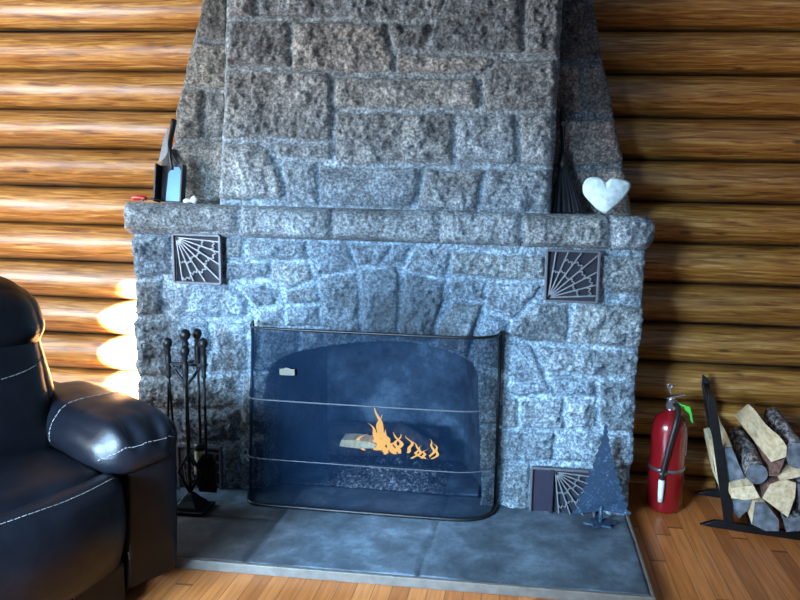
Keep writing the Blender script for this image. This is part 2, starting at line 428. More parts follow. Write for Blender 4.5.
SURR=[[(-1.047,1.078),(-0.867,1.083),(-0.873,0.916),(-1.055,0.913)],[(-1.056,0.893),(-0.925,0.902),(-0.927,0.764),(-1.063,0.75)],[(-0.853,0.875),(-0.635,0.892),(-0.556,0.834),(-0.566,0.771),(-0.737,0.752),(-0.879,0.766)],[(-0.639,1.082),(-0.572,1.084),(-0.574,1.004),(-0.641,1.001)],[(-0.551,1.077),(-0.312,1.076),(-0.304,1.009),(-0.54,1.005)],[(-0.642,0.981),(-0.461,0.991),(-0.463,0.923),(-0.643,0.916)],[(-0.449,0.988),(-0.3,0.993),(-0.28,0.925),(-0.376,0.898),(-0.45,0.927)],[(-0.601,0.897),(-0.492,0.893),(-0.43,0.867),(-0.435,0.822),(-0.511,0.803)],[(-0.388,0.877),(-0.272,0.906),(-0.26,0.837),(-0.397,0.828)],[(-0.502,0.791),(-0.406,0.811),(-0.402,0.737),(-0.495,0.733)],[(-0.389,0.812),(-0.26,0.821),(-0.248,0.74),(-0.39,0.734)],[(-0.487,0.713),(-0.344,0.719),(-0.353,0.628),(-0.464,0.585),(-0.497,0.608)],[(-1.055,0.734),(-0.729,0.74),(-0.715,0.64),(-0.739,0.528),(-1.066,0.481)],[(-0.703,0.736),(-0.558,0.735),(-0.567,0.537),(-0.722,0.529),(-0.702,0.64)],[(-0.546,0.714),(-0.5,0.716),(-0.51,0.599),(-0.481,0.571),(-0.473,0.546),(-0.55,0.538)],[(-1.067,0.464),(-0.61,0.514),(-0.604,0.386),(-1.073,0.342)],[(-0.58,0.52),(-0.469,0.53),(-0.473,0.281),(-0.594,0.283)],[(-1.074,0.328),(-0.609,0.368),(-0.608,0.238),(-1.08,0.2)],[(-0.665,0.208),(-0.604,0.221),(-0.613,-0.001),(-0.671,-0.005)],[(-0.594,0.261),(-0.477,0.264),(-0.486,-0.019),(-0.605,-0.027)],[(-1.081,0.177),(-0.882,0.194),(-0.887,-0.048),(-1.092,-0.063)],[(-0.867,-0.01),(-0.684,-0.002),(-0.685,-0.047),(-0.869,-0.06)],[(-0.26,0.93),(-0.113,0.96),(-0.096,0.852),(-0.087,0.69),(-0.228,0.663),(-0.248,0.765)],[(-0.089,0.968),(0.052,0.985),(0.068,0.962),(0.062,0.858),(0.055,0.705),(-0.075,0.695)],[(0.096,0.959),(0.248,0.937),(0.241,0.866),(0.212,0.764),(0.205,0.691),(0.068,0.705),(0.078,0.819)],[(0.267,0.958),(0.412,0.943),(0.403,0.872),(0.289,0.879)],[(0.285,0.867),(0.399,0.856),(0.371,0.751),(0.35,0.642),(0.229,0.684),(0.224,0.757)],[(0.42,0.936),(0.621,0.943),(0.604,0.9),(0.511,0.805),(0.416,0.833)],[(0.412,0.817),(0.504,0.789),(0.486,0.733),(0.487,0.588),(0.375,0.631),(0.387,0.752)],[(-0.3,1.077),(-0.146,1.073),(-0.121,1.019),(-0.105,0.984),(-0.268,0.946),(-0.292,0.997)],[(-0.129,1.07),(0.031,1.071),(0.023,1.036),(-0.02,0.999),(-0.101,0.992)],[(0.039,1.071),(0.119,1.07),(0.08,0.998),(-0.008,0.995),(0.031,1.036)],[(0.134,1.067),(0.265,1.059),(0.251,0.949),(0.096,0.975)],[(0.28,1.056),(0.636,1.048),(0.64,0.96),(0.416,0.959),(0.271,0.973)],[(-0.327,0.72),(-0.244,0.732),(-0.232,0.663),(-0.328,0.637)],[(0.851,1.059),(1.03,1.061),(1.039,0.917),(0.897,0.915),(0.854,0.937)],[(0.77,0.871),(1.042,0.875),(1.052,0.715),(0.901,0.712),(0.743,0.725),(0.746,0.815)],[(0.602,0.868),(0.728,0.87),(0.736,0.799),(0.728,0.724),(0.6,0.71),(0.51,0.73),(0.515,0.79)],[(0.62,0.699),(0.902,0.696),(1.053,0.696),(1.059,0.609),(0.869,0.591),(0.659,0.6)],[(0.502,0.713),(0.597,0.698),(0.644,0.604),(0.675,0.524),(0.562,0.494),(0.501,0.515),(0.496,0.677)],[(0.664,0.585),(0.847,0.578),(0.854,0.51),(0.703,0.506)],[(0.867,0.567),(1.06,0.589),(1.073,0.385),(0.9,0.374),(0.874,0.434)],[(0.562,0.481),(0.727,0.491),(0.736,0.376),(0.566,0.37)],[(0.743,0.491),(0.855,0.494),(0.865,0.388),(0.748,0.373)],[(0.499,0.345),(0.698,0.353),(0.699,0.237),(0.503,0.228)],[(0.714,0.35),(0.893,0.361),(0.9,0.242),(0.719,0.234)],[(0.91,0.35),(1.075,0.36),(1.083,0.229),(0.913,0.222)],[(0.914,0.201),(1.085,0.209),(1.097,0.021),(0.921,0.008)],[(0.504,0.211),(0.604,0.214),(0.614,-0.024),(0.513,-0.032)],[(0.495,0.482),(0.55,0.481),(0.555,0.365),(0.495,0.362)],[(0.388,0.578),(0.48,0.571),(0.483,0.369),(0.402,0.365)],[(0.403,0.348),(0.487,0.349),(0.489,0.181),(0.412,0.176)],[(0.413,0.159),(0.494,0.164),(0.5,-0.033),(0.418,-0.039)]]
OPENING=[[(-0.487,-0.086),(-0.485,0.289),(-0.473,0.521),(-0.468,0.563),(-0.4,0.605),(-0.337,0.629),(-0.211,0.659),(-0.046,0.684),(0.076,0.689),(0.197,0.679),(0.298,0.651),(0.367,0.618),(0.392,0.566),(0.403,0.344),(0.424,-0.082)]]

def poly_dist(X, Z, poly):
    n = len(poly); ins = np.zeros(X.shape, bool); d = np.full(X.shape, 9.0)
    for i in range(n):
        x1, z1 = poly[i]; x2, z2 = poly[(i+1) % n]
        c = ((z1 > Z) != (z2 > Z))
        if z1 != z2:
            ins ^= c & (X < (x2-x1)*(Z-z1)/(z2-z1) + x1)
        dx, dz = x2-x1, z2-z1; L = dx*dx+dz*dz+1e-12
        t = np.clip(((X-x1)*dx+(Z-z1)*dz)/L, 0, 1)
        d = np.minimum(d, np.hypot(X-x1-t*dx, Z-z1-t*dz))
    return np.where(ins, d, -d)

def masonry(name, parent, polys, xl, xr, z0, z1, y0, yback, seed, res=.0055, hole=None, rnd=(.012,.03), base=(.2,.2,.2), tone_fn=None, D=.020, rim=.016, tones=None):
    nz = int((z1-z0)/res)+1; nx = int((xr((z0+z1)/2)-xl((z0+z1)/2))/res)+1
    S, Z = np.meshgrid(np.linspace(0, 1, nx), np.linspace(z0, z1, nz))
    zz = Z[:, 0]
    el = np.array([xl(z) for z in zz]) + .012*fbm(zz, zz*0+seed, seed+40, 7, 3)
    er = np.array([xr(z) for z in zz]) + .012*fbm(zz, zz*0+seed+5, seed+41, 7, 3)
    X = el[:, None] + (er-el)[:, None]*S
    Xw = X + .010*fbm(X, Z, seed+1, 11, 3); Zw = Z + .010*fbm(X, Z, seed+2, 11, 3)
    r = np.random.RandomState(seed)
    H = -.004 + .006*fbm(X, Z, seed+3, 30, 3)
    mort = np.array((.22,.24,.255)) if tones is None else np.array(tones)
    C = np.ones(X.shape+(3,))*mort*(1+.5*fbm(X, Z, seed+9, 25, 3))[..., None]
    rough = fbm(X, Z, seed+4, 26, 4); rough2 = fbm(X, Z, seed+5, 9, 3); fine = fbm(X, Z, seed+6, 75, 2)
    for poly in polys:
        bx = [p[0] for p in poly]; bz = [p[1] for p in poly]
        cx, cz = sum(bx)/len(bx), sum(bz)/len(bz)
        d = poly_dist(Xw, Zw, poly)
        m = d > 0
        t1, t2 = r.uniform(-.10, .10), r.uniform(-.10, .10); dk = D*r.uniform(.75, 1.25); rk = r.uniform(.7, 1.5)
        prof = 1-np.exp(-np.maximum(d, 0)/(rim*.55))
        h = dk*prof + prof*(t1*(X-cx)+t2*(Z-cz))*.6 + prof*rk*(.014*rough + .013*rough2 + .009*fine)
        H = np.where(m, h, H)
        k = r.uniform(.72, 1.25); w = r.uniform(-.08, .08)
        tone = np.array(base)*k*np.array((1+w, 1, 1-w))
        f = np.clip(d/.008, 0, 1)
        c = tone*(1+.55*rough2+.4*rough)[..., None]
        C = np.where(m[..., None], C*(1-f)[..., None]+c*f[..., None], C)
    if tone_fn is not None: C = C*tone_fn(X, Z)
    dx = np.minimum(X-el[:, None], er[:, None]-X) if rnd[0] < .02 else er[:, None]-X
    H = H - rnd[0]*(1-np.clip(dx/rnd[1], 0, 1))**2
    if rnd[0] > .02: H = H - .02*(1-np.clip(np.minimum(Z-z0, z1-Z)/.03, 0, 1))**2
    Y = y0 - H
    keep = np.ones((nz, nx), bool)
    if hole is not None:
        for hp in hole: keep &= poly_dist(X + .006*fbm(X, Z, seed+12, 15, 2), Z, hp) < 0
    q = keep[:-1,:-1] & keep[1:,:-1] & keep[:-1,1:] & keep[1:,1:]
    idx = np.arange(nz*nx).reshape(nz, nx)
    jj, ii = np.nonzero(q)
    faces = np.stack([idx[jj,ii], idx[jj,ii+1], idx[jj+1,ii+1], idx[jj+1,ii]], 1)
    used = np.unique(faces); remap = np.full(nz*nx, -1); remap[used] = np.arange(len(used))
    V = np.stack([X.ravel(), Y.ravel(), Z.ravel()], 1)[used]; Cc = np.clip(C.reshape(-1, 3)[used], .004, 1); F = remap[faces]
    # returns: extrude the open edges back
    ed = {}
    for f in F:
        for a, b in ((f[0],f[1]),(f[1],f[2]),(f[2],f[3]),(f[3],f[0])):
            k = (min(a,b), max(a,b)); ed[k] = None if k in ed else (a, b)
    bd = [e for e in ed.values() if e is not None]
    bv = sorted({v for e in bd for v in e}); steps = 5; n0 = len(V); mp = {v: i for i, v in enumerate(bv)}
    rings = [V]; cols = [Cc]
    P0 = V[bv]
    for sstep in range(1, steps+1):
        t = sstep/steps; P = P0.copy(); P[:, 1] = P0[:, 1]*(1-t) + yback*t
        rings.append(P); cols.append(Cc[bv])
    Vall = np.concatenate(rings); Call = np.concatenate(cols)
    faces = [tuple(int(x) for x in f) for f in F]
    for sstep in range(steps):
        for a, b in bd:
            a0 = a if sstep == 0 else n0+(sstep-1)*len(bv)+mp[a]; b0 = b if sstep == 0 else n0+(sstep-1)*len(bv)+mp[b]
            a1 = n0+sstep*len(bv)+mp[a]; b1 = n0+sstep*len(bv)+mp[b]
            faces.append((int(b0), int(a0), int(a1), int(b1)))
    inv = rootmat(parent).inverted(); t = np.array(inv.translation)
    me = bpy.data.meshes.new(name); me.from_pydata((Vall + t).tolist(), [], faces); me.materials.append(GRANITE)
    vcol(me, 'tone', Call.astype(np.float32))
    for p in me.polygons: p.use_smooth = True
    o = link(bpy.data.objects.new(name, me)); o.parent = parent
    return o

def fill_rows(x0f, x1f, z, ztop, seed):
    r = random.Random(seed); out = []
    while z < ztop:
        h = r.uniform(.13, .2); x = x0f(z)
        while x < x1f(z)-.05:
            w = r.uniform(.18, .42)
            if x1f(z)-(x+w) < .12: w = x1f(z)-x
            out.append([(x+.008, z+.01), (x+w-.012, z+.01), (x+w-.012, z+h-.01), (x+.008, z+h-.01)]); x += w
        z += h
    return out

FP = thing('stone_fireplace', 'grey granite block fireplace with arched firebox, wide mantel and tapering chimney', 'fireplace', (0, 0, 0))
TOP = 2.62
def lerpf(a, b, za, zb): return lambda z: a + (b-a)*(z-za)/(zb-za)
bl = lerpf(-.672, -.615, 1.21, 2.0); br = lerpf(.653, .662, 1.21, 2.0)
up_t = lambda X, Z: (np.clip(1.0+.12*(Z-1.5), .8, 1.15)*(1-.30*np.exp(-((X-.05)/.35)**2-((Z-1.2)/.16)**2)))[..., None]*(np.array((.97,1.0,1.02))+np.clip((1.62-Z)/.4, 0, 1)[..., None]*np.array((-.16,0,.16)))  # bluer towards the mantel: cool light cast painted into the stone colour
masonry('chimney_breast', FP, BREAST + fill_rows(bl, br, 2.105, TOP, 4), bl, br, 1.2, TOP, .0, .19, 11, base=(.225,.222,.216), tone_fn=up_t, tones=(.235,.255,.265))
sl = lambda z: float(np.interp(z, [1.2, 1.6, 1.82, 2.04, 2.62], [-.992, -.926, -.87, -.80, -.66]))
sr = lambda z: float(np.interp(z, [1.2, 1.6, 1.82, 2.04, 2.62], [.982, .888, .83, .785, .70]))
masonry('chimney_shoulder', FP, SHL, sl, lambda z: -.64, 1.2, TOP, .17, .47, 21, base=(.19,.195,.19), tones=(.21,.225,.235))
masonry('chimney_shoulder', FP, SHR, lambda z: .62, sr, 1.2, TOP, .17, .47, 22, base=(.19,.18,.175), tones=(.15,.165,.18))

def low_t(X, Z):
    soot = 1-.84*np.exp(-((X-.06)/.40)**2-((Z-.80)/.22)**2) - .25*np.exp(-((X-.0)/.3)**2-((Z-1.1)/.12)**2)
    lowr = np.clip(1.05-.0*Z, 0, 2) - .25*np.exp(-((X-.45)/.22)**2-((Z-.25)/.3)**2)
    return (np.clip(soot, .15, 1)*lowr)[..., None]*(np.array((.79, .96, 1.10))-(1-np.clip(soot, .15, 1))[..., None]*np.array((.25,.10,-.10)))  # soot darkens the arch; overall blue tint paints in the cool light
VENTS = [('LU', -.842, -.648, .900, 1.092), ('RU', .642, .838, .885, 1.077), ('RL', .62, .872, .022, .214), ('LL', -.853, -.668, .024, .210)]
vh = [[(a+.012, c+.012), (b-.012, c+.012), (b-.012, d-.012), (a+.012, d-.012)] for _, a, b, c, d in VENTS]
masonry('firebox_surround', FP, SURR, lambda z: -1.037, lambda z: 1.01, .0, 1.105, .0, .47, 31, res=.005, hole=OPENING + [], base=(.185,.195,.20), tone_fn=low_t, tones=(.25,.28,.30), D=.018)

# mantel: one long shelf of dressed stones
def man_t(X, Z): return (1-.55*np.exp(-((X+.02)/.33)**2)*np.ones_like(Z))[..., None]*np.ones(3)
mant = masonry('mantel', FP, MANT, lambda z: -1.034, lambda z: 1.036-.030*abs(2*(z-1.088)/.126-1)**3, 1.088, 1.214, -.045, .47, 41, res=.005, base=(.215,.25,.275), tone_fn=man_t, D=.026, rim=.03, rnd=(.04,.05), tones=(.19,.225,.26))

# firebox: back, splayed sides, floor and vault
fb = MB()
zs = [-.0, .5, .62, .67]
fb.add([(-.50,.10,.0),(.44,.10,.0),(.30,.44,.0),(-.36,.44,.0),(-.50,.10,.72),(.44,.10,.72),(.30,.44,.72),(-.36,.44,.72)],
       [(0,1,2,3),(3,2,6,7),(0,3,7,4),(1,5,6,2),(4,7,6,5)])
fb.box((-.03,.27,.015), (.86,.36,.03))
fb.build('firebox', SOOT, FP)

# hearth: slate slabs with a metal edge
def hearth():
    x0, x1, y0, y1 = -1.0, 1.0, -.565, .06
    res = .012; nx = int((x1-x0)/res)+1; ny = int((y1-y0)/res)+1
    X, Y = np.meshgrid(np.linspace(x0, x1, nx), np.linspace(y0, y1, ny))
    jx = [-.34, .26]
    d = np.full(X.shape, 9.0); idn = np.zeros(X.shape, int)
    for k, j in enumerate(jx):
        jj = j + .015*fbm(Y, Y*0+k, 77+k, 3, 2) + .03*(Y+.3)*((k % 2)*2-1)
        d = np.minimum(d, abs(X-jj)); idn += X > jj
    yj = -.27 + .02*fbm(X, X*0, 90, 3, 2); sel = np.isin(idn, [0]); d = np.where(sel, np.minimum(d, abs(Y-yj)), d); idn = idn + 10*(sel & (Y > yj))
    r = np.random.RandomState(5); kk = .82 + .36*r.rand(40)
    Z = .032 + .006*fbm(X, Y, 61, 4, 4) - .006*np.exp(-(d/.008)**2)
    base = np.ones(X.shape+(3,))*np.array((.085,.112,.138))*kk[idn][..., None]
    brown = np.clip((-.12-X)/.35, 0, 1)*np.clip((-.12-Y)/.1, 0, 1)
    base = base*(1-brown[..., None]) + brown[..., None]*np.array((.070,.056,.052))*kk[idn][..., None]  # left front browned and darkened, painting in shade and reflections
    base *= (1-.45*np.exp(-(d/.006)**2))[..., None]*(1+.35*fbm(X, Y, 65, 6, 4))[..., None]
    idx = np.arange(nx*ny).reshape(ny, nx)
    F = np.stack([idx[:-1,:-1], idx[:-1,1:], idx[1:,1:], idx[1:,:-1]], -1).reshape(-1, 4).tolist()
    V = np.stack([X, Y, Z], -1).reshape(-1, 3).tolist()
    C = base.reshape(-1, 3)
    # skirt
    per = list(idx[0, :]) + list(idx[1:, -1]) + list(idx[-1, -2::-1]) + list(idx[-2:0:-1, 0])
    n0 = len(V); V += [(V[i][0], V[i][1], .0) for i in per]; C = np.concatenate([C, C[per]]); n = len(per)
    F += [(int(per[i]), n0+i, n0+(i+1) % n, int(per[(i+1) % n])) for i in range(n)]
    me = bpy.data.meshes.new('hearth'); me.from_pydata(V, [], F); me.materials.append(SLATE); vcol(me, 'tone', np.clip(C, .01, 1).astype(np.float32))
    for p in me.polygons: p.use_smooth = True
    o = link(bpy.data.objects.new('hearth', me)); o.parent = FP
    e = MB(); e.box((.0, -.573, .017), (2.026, .014, .034)); e.box((1.006, -.25, .016), (.012, .64, .036))
    e.build('hearth_edge', TRIMM, o, bevel=.003)
hearth()

# ------------------------------------------------------------------ ventilation grilles
def vent(key, a, b, c, d, origin, label, panel=0):
    y = -.022
    t = thing('air_vent', label, 'vent', ((a+b)/2, y, c), 0, 'fan grille air vents in the stone')
    fr = MB(); w = .010
    for (p, q) in (((a, c), (b, c)), ((b, c), (b, d)), ((b, d), (a, d)), ((a, d), (a, c))):
        fr.bar((p[0], y-.012, p[1]), (q[0], y-.012, q[1]), .016, w, (0,0,1) if p[1] == q[1] else (1,0,0))
    fr.build('frame', FRAMEM, t, bevel=.002, world=True)
    bk = MB(); bk.box(((a+b)/2, y+.004, (c+d)/2), (b-a-.004, .006, d-c-.004)); bk.build('backing', DARKV, t, world=True)
    ga = a + panel*(b-a)
    if panel:
        pn = MB(); pn.box(((a+ga)/2, y-.004, (c+d)/2), (ga-a-.012, .006, d-c-.014)); pn.box((ga, y-.012, (c+d)/2), (.012, .016, d-c))
        pn.build('sliding_panel', PANEL, t, world=True)
    g = MB(); W, Hh = b-ga-.018, d-c-.018
    ox = ga+.012 if 'l' in origin else b-.012; sx = 1 if 'l' in origin else -1
    oz = d-.012 if 't' in origin else c+.012; sz = -1 if 't' in origin else 1
    def pt(ang, rad):
        return Vector((ox + sx*rad*math.cos(ang), y-.012, oz + sz*rad*math.sin(ang)))
    def lim(ang): return min(W/max(1e-3, math.cos(ang)), Hh/max(1e-3, math.sin(ang)))
    angs = [R(x) for x in (4, 17, 30, 43, 56, 69, 83)]
    for an in angs: g.bar(pt(an, 0), pt(an, lim(an)), .0045, .006, (0,1,0))
    for rad, step in ((.52, 0), (.80, 0)):
        for k in range(len(angs)-1):
            rr = rad*W*1.05
            if k % 2 == (0 if rad < .6 else 1): rr *= 1.08
            m = (angs[k]+angs[k+1])/2
            if rr*1.12 > lim(m): continue
            p0, p1, p2 = pt(angs[k], rr*.98), pt(m, rr*1.10), pt(angs[k+1], rr*.98)
            pa, pb = pt(angs[k]*.75+angs[k+1]*.25, rr*1.09), pt(angs[k]*.25+angs[k+1]*.75, rr*1.09)
            mm = pt(m, rr*.98)
            g.bar(p0, pa, .0035, .005, (0,1,0)); g.bar(pa, mm if False else pt(m, rr*1.02), .0035, .005, (0,1,0)); g.bar(pt(m, rr*1.02), pb, .0035, .005, (0,1,0)); g.bar(pb, p2, .0035, .005, (0,1,0))
    g.build('fan_grille', GRILLE, t, world=True)
vent(*VENTS[0], 'tl', 'square metal fan grille high on the stone, above the fireplace tool stand')
vent(*VENTS[1], 'bl', 'square metal fan grille high on the stone, below the white heart')
vent(*VENTS[2], 'tl', 'low vent with plain sliding panel and fan grille, half behind the metal tree', .32)
vent(*VENTS[3], 'tl', 'low dark fan grille at hearth level behind the fireplace tools')

# ------------------------------------------------------------------ spark screen
def spark_screen():
    t = thing('fireplace_screen', 'curved black mesh spark screen standing in front of the fire', 'fire screen', (-.02, -.1, .032))
    plan = arc([(-.520,-.030,0), (-.500,-.09,0), (-.478,-.140,0), (-.445,-.160,0), (-.35,-.166,0), (-.05,-.172,0), (.25,-.174,0), (.36,-.170,0), (.43,-.145,0), (.468,-.095,0), (.478,-.02,0)], 5)
    H = .708; z0 = .045
    def at(p, z):
        k = 1 + .05*(1-(z-z0)/H)      # sides flare out a little to the foot
        return Vector((p.x*k if p.x < 0 else p.x*(1+.0*k), p.y, z))
    m = MB(); n = len(plan); K = 16; vs = []; fs = []
    for k in range(K+1):
        z = z0 + H*k/K
        for p in plan:
            q = at(p, z); q.y -= .006*math.sin(9*q.x+k*.7)*math.sin(math.pi*k/K); vs.append(q)
    for k in range(K):
        for i in range(n-1): fs.append((k*n+i, k*n+i+1, (k+1)*n+i+1, (k+1)*n+i))
    m.add(vs, fs); m.build('mesh_panel', SCREENM, t, True, world=True)
    def rod(z, r, mt, name, off=0):
        q = MB(); q.tube([at(p, z) + Vector((0, -off, 0)) for p in plan], r, 8); return q.build(name, mt, t, True, world=True)
    rod(z0+H, .0055, IRON, 'frame'); rod(z0-.003, .008, IRON, 'frame')
    for p in (plan[0], plan[-1]):
        q = MB(); q.tube([at(p, z0), at(p, z0+H*.5), at(p, z0+H)], .0065, 8); q.build('upright', IRON, t, True, world=True)
    GREYR = plain('grey_rod', (.045,.052,.065), .7, .2, .1, 40)
    rod(.475, .0032, GREYR, 'cross_bar', .012); rod(.237, .0026, GREYR, 'cross_bar', .012)
    pl = MB(); c = Vector((-.323, -.182, .592))
    pl.prism([(-.030,-.012),(-.022,-.014),(.022,-.014),(.030,-.012),(.030,.012),(.022,.010),(0,.016),(-.022,.010),(-.030,.012)], .006, lambda u, v, w: (c.x+u, c.y+w, c.z+v))
    o = pl.build('badge', CORK, t, bevel=.001, world=True); o['label'] = 'small pale metal badge'
spark_screen()

# ------------------------------------------------------------------ fire
def rough_log(mb, a, b, r0, seed, n=12, K=10, amp=.25):
    a, b = Vector(a), Vector(b); d = (b-a).normalized(); x = d.cross(Vector((0,0,1))).normalized(); y = d.cross(x)
    vs = []; fs = []
    for k in range(K+1):
        p = a.lerp(b, k/K)
        for i in range(n):
            an = 2*math.pi*i/n
            rr = r0*(1+amp*mnoise.noise(Vector((math.cos(an)*1.5+seed, math.sin(an)*1.5, k*.6))))
            vs.append(p + (x*math.cos(an)+y*math.sin(an))*rr)
    for k in range(K):
        for i in range(n): fs.append((k*n+i, k*n+(i+1) % n, (k+1)*n+(i+1) % n, (k+1)*n+i))
    fs.append(tuple(range(n-1,-1,-1))); fs.append(tuple(K*n+i for i in range(n)))
    mb.add(vs, fs)
gt = thing('fire_grate', 'black iron grate holding the burning logs inside the firebox', 'grate', (-.03, .2, .03))
for k in range(6):
    x = -.24 + .085*k
    q = MB(); q.tube(arc([(x, .085, .185), (x, .10, .135), (x, .2, .120), (x, .33, .125), (x, .345, .17)], 3), .008, 6); q.build('bar', IRON, gt, True, world=True)
for y in (.13, .31):
    q = MB(); q.bar((-.27, y, .112), (.21, y, .112), .012, .012); q.build('cross_rail', IRON, gt, world=True)
for x in (-.25, .19):
    for y in (.13, .31):
        q = MB(); q.bar((x, y, .03), (x, y, .112), .014, .014, (1,0,0)); q.build('leg', IRON, gt, world=True)
def fire_log(a, b, r, seed, m, label, amp=.3):
    q = MB(); rough_log(q, a, b, r, seed, amp=amp)
    tag(q.build('burning_log', m, None, True), label, 'firewood', 'logs in the fire')
fire_log((-.30,.31,.185), (.20,.325,.180), .052, 1, CHAR, 'charred log lying at the back of the fire grate')
fire_log((-.26,.19,.168), (.06,.22,.162), .040, 2, CHAR, 'charred log under the pale split piece on the grate')
fire_log((.02,.24,.25), (.21,.19,.165), .034, 3, CHAR, 'charred log sloping down to the right among the flames')
q = MB()
pp = [(-.085,-.022),(-.075,.026),(-.02,.032),(.05,.024),(.082,.006),(.075,-.022),(.0,-.030)]
q.prism(pp, .07, lambda u, v, w: (-.128+u+.02*w, .13+w, .200+v*.62+.10*w))
tag(q.build('burning_log', SPLIT, None, bevel=.004), 'pale unburnt split log piece at the left of the flames', 'firewood', 'logs in the fire')
def ash():
    nx, ny = 90, 40; X, Y = np.meshgrid(np.linspace(-.34, .30, nx), np.linspace(.07, .40, ny))
    e = np.clip(1-((X-.0)/.26)**2, 0, 1)*np.clip(1-((Y-.24)/.17)**2, 0, 1)
    Z = .027 + .050*e**.7*(1+.8*fbm(X, Y, 3, 12, 3)) + .014*np.abs(fbm(X, Y, 9, 45, 3))*(e > 0)
    idx = np.arange(nx*ny).reshape(ny, nx)
    F = np.stack([idx[:-1,:-1], idx[:-1,1:], idx[1:,1:], idx[1:,:-1]], -1).reshape(-1, 4).tolist()
    m = MB(); m.add(np.stack([X, Y, Z], -1).reshape(-1, 3).tolist(), F)
    return tag(m.build('ash_bed', ASH, None, True), 'bed of grey ash and embers under the fire grate', 'ash', None, 'stuff')
ash()
def flames():
    r = random.Random(12); verts = []; faces = []; heat = []
    tongues = [(-.055,.375,.030,.02),(-.035,.335,.026,-.01),(-.085,.29,.030,.03),(-.03,.29,.040,.01),(.0,.285,.030,-.015),(.03,.27,.026,.03),(.06,.262,.022,-.02),(.085,.252,.020,.02),(.115,.235,.018,.03),(.15,.215,.018,-.02),(.185,.245,.016,.015),(.20,.232,.016,.02),(.17,.20,.018,-.01),(-.10,.25,.024,-.03),(-.01,.255,.03,.02),(.04,.235,.03,-.02),(-.06,.25,.03,0)]
    for x, zt, w, sway in tongues:
        y = (.145 if x < 0 else .118) + r.uniform(-.012, .02); off = r.choice((.0,.05,.12,.2,.3)) if zt < .33 else 0; zb = .175 if x < .1 else .158
        n, K = 8, 12; b0 = len(verts)
        for k in range(K+1):
            t = k/K; rr = w*(.55+1.1*t-1.65*t**1.6 if t < 1 else 0)*(.60); rr = max(rr, .0006)
            cx = x + sway*math.sin(t*3.4) + .006*math.sin(t*11+x*90); cz = zb+(zt-zb)*t
            for i in range(n):
                a = 2*math.pi*i/n
                verts.append((cx+rr*math.cos(a), y+.5*rr*math.sin(a), cz)); heat.append((min(1, off+abs(t-.3)*.9*(1-off)+.10*r.random()),)*3)
        for k in range(K):
            for i in range(n): faces.append((b0+k*n+i, b0+k*n+(i+1) % n, b0+(k+1)*n+(i+1) % n, b0+(k+1)*n+i))
    me = bpy.data.meshes.new('flames'); me.from_pydata(verts, [], faces); me.materials.append(FLAME)
    vcol(me, 'heat', np.array(heat, np.float32))
    for p in me.polygons: p.use_smooth = True
    o = link(bpy.data.objects.new('flames', me))
    tag(o, 'orange and yellow flames rising from the logs in the firebox', 'fire', None, 'stuff')
flames()

# ------------------------------------------------------------------ fireplace tools
TX, TY = -.697, -.235
st = thing('tool_stand', 'black iron fireplace tool stand with forked top and diamond foot', 'tool stand', (TX, TY, .032))
q = MB(); q.prism([(-.075,-.055),(.075,-.055),(.075,.055),(-.075,.055)], .012, lambda u, v, w: (TX+u, TY+v, .038+w)); 
q.lathe([(.070,0),(.062,.012),(.040,.03),(.022,.05),(.012,.058)], (TX, TY, .05), 4, Matrix.Rotation(R(45), 3, 'Z')); q.build('base', IRON, st, bevel=.003, world=True)
q = MB(); q.tube([(TX,TY,.10),(TX,TY,.69)], .0065, 8); q.lathe([(.008,0),(.012,.01),(.009,.03),(.013,.05),(.009,.062),(.018,.072),(.021,.085),(.016,.10),(.004,.106)], (TX,TY,.645), 12); q.build('post', IRON, st, True, world=True)
for sx in (-1, 1):
    q = MB(); q.tube([(TX,TY,.105),(TX+sx*.045,TY,.185),(TX,TY,.27)], .006, 6); q.build('diamond_scroll', IRON, st, True, world=True)
    q = MB(); q.tube(arc([(TX,TY,.535),(TX+sx*.03,TY,.57),(TX+sx*.05,TY,.60),(TX+sx*.06,TY,.615)], 4), .006, 6); q.build('fork_arm', IRON, st, True, world=True)
q = MB(); q.bar((TX-.075,TY,.615),(TX+.075,TY,.615),.012,.010); q.bar((TX,TY-.05,.615),(TX,TY+.05,.615),.010,.010)
for sx, sy in ((-1,0),(1,0),(0,-1),(0,1)):
    cx, cy = TX+sx*.070, TY+sy*.05
    q.tube([(cx+.013*math.cos(a)*1, cy+.013*math.sin(a), .615) for a in np.linspace(0, 5.4, 9)], .004, 6)
q.build('hook_rack', IRON, st, world=True)
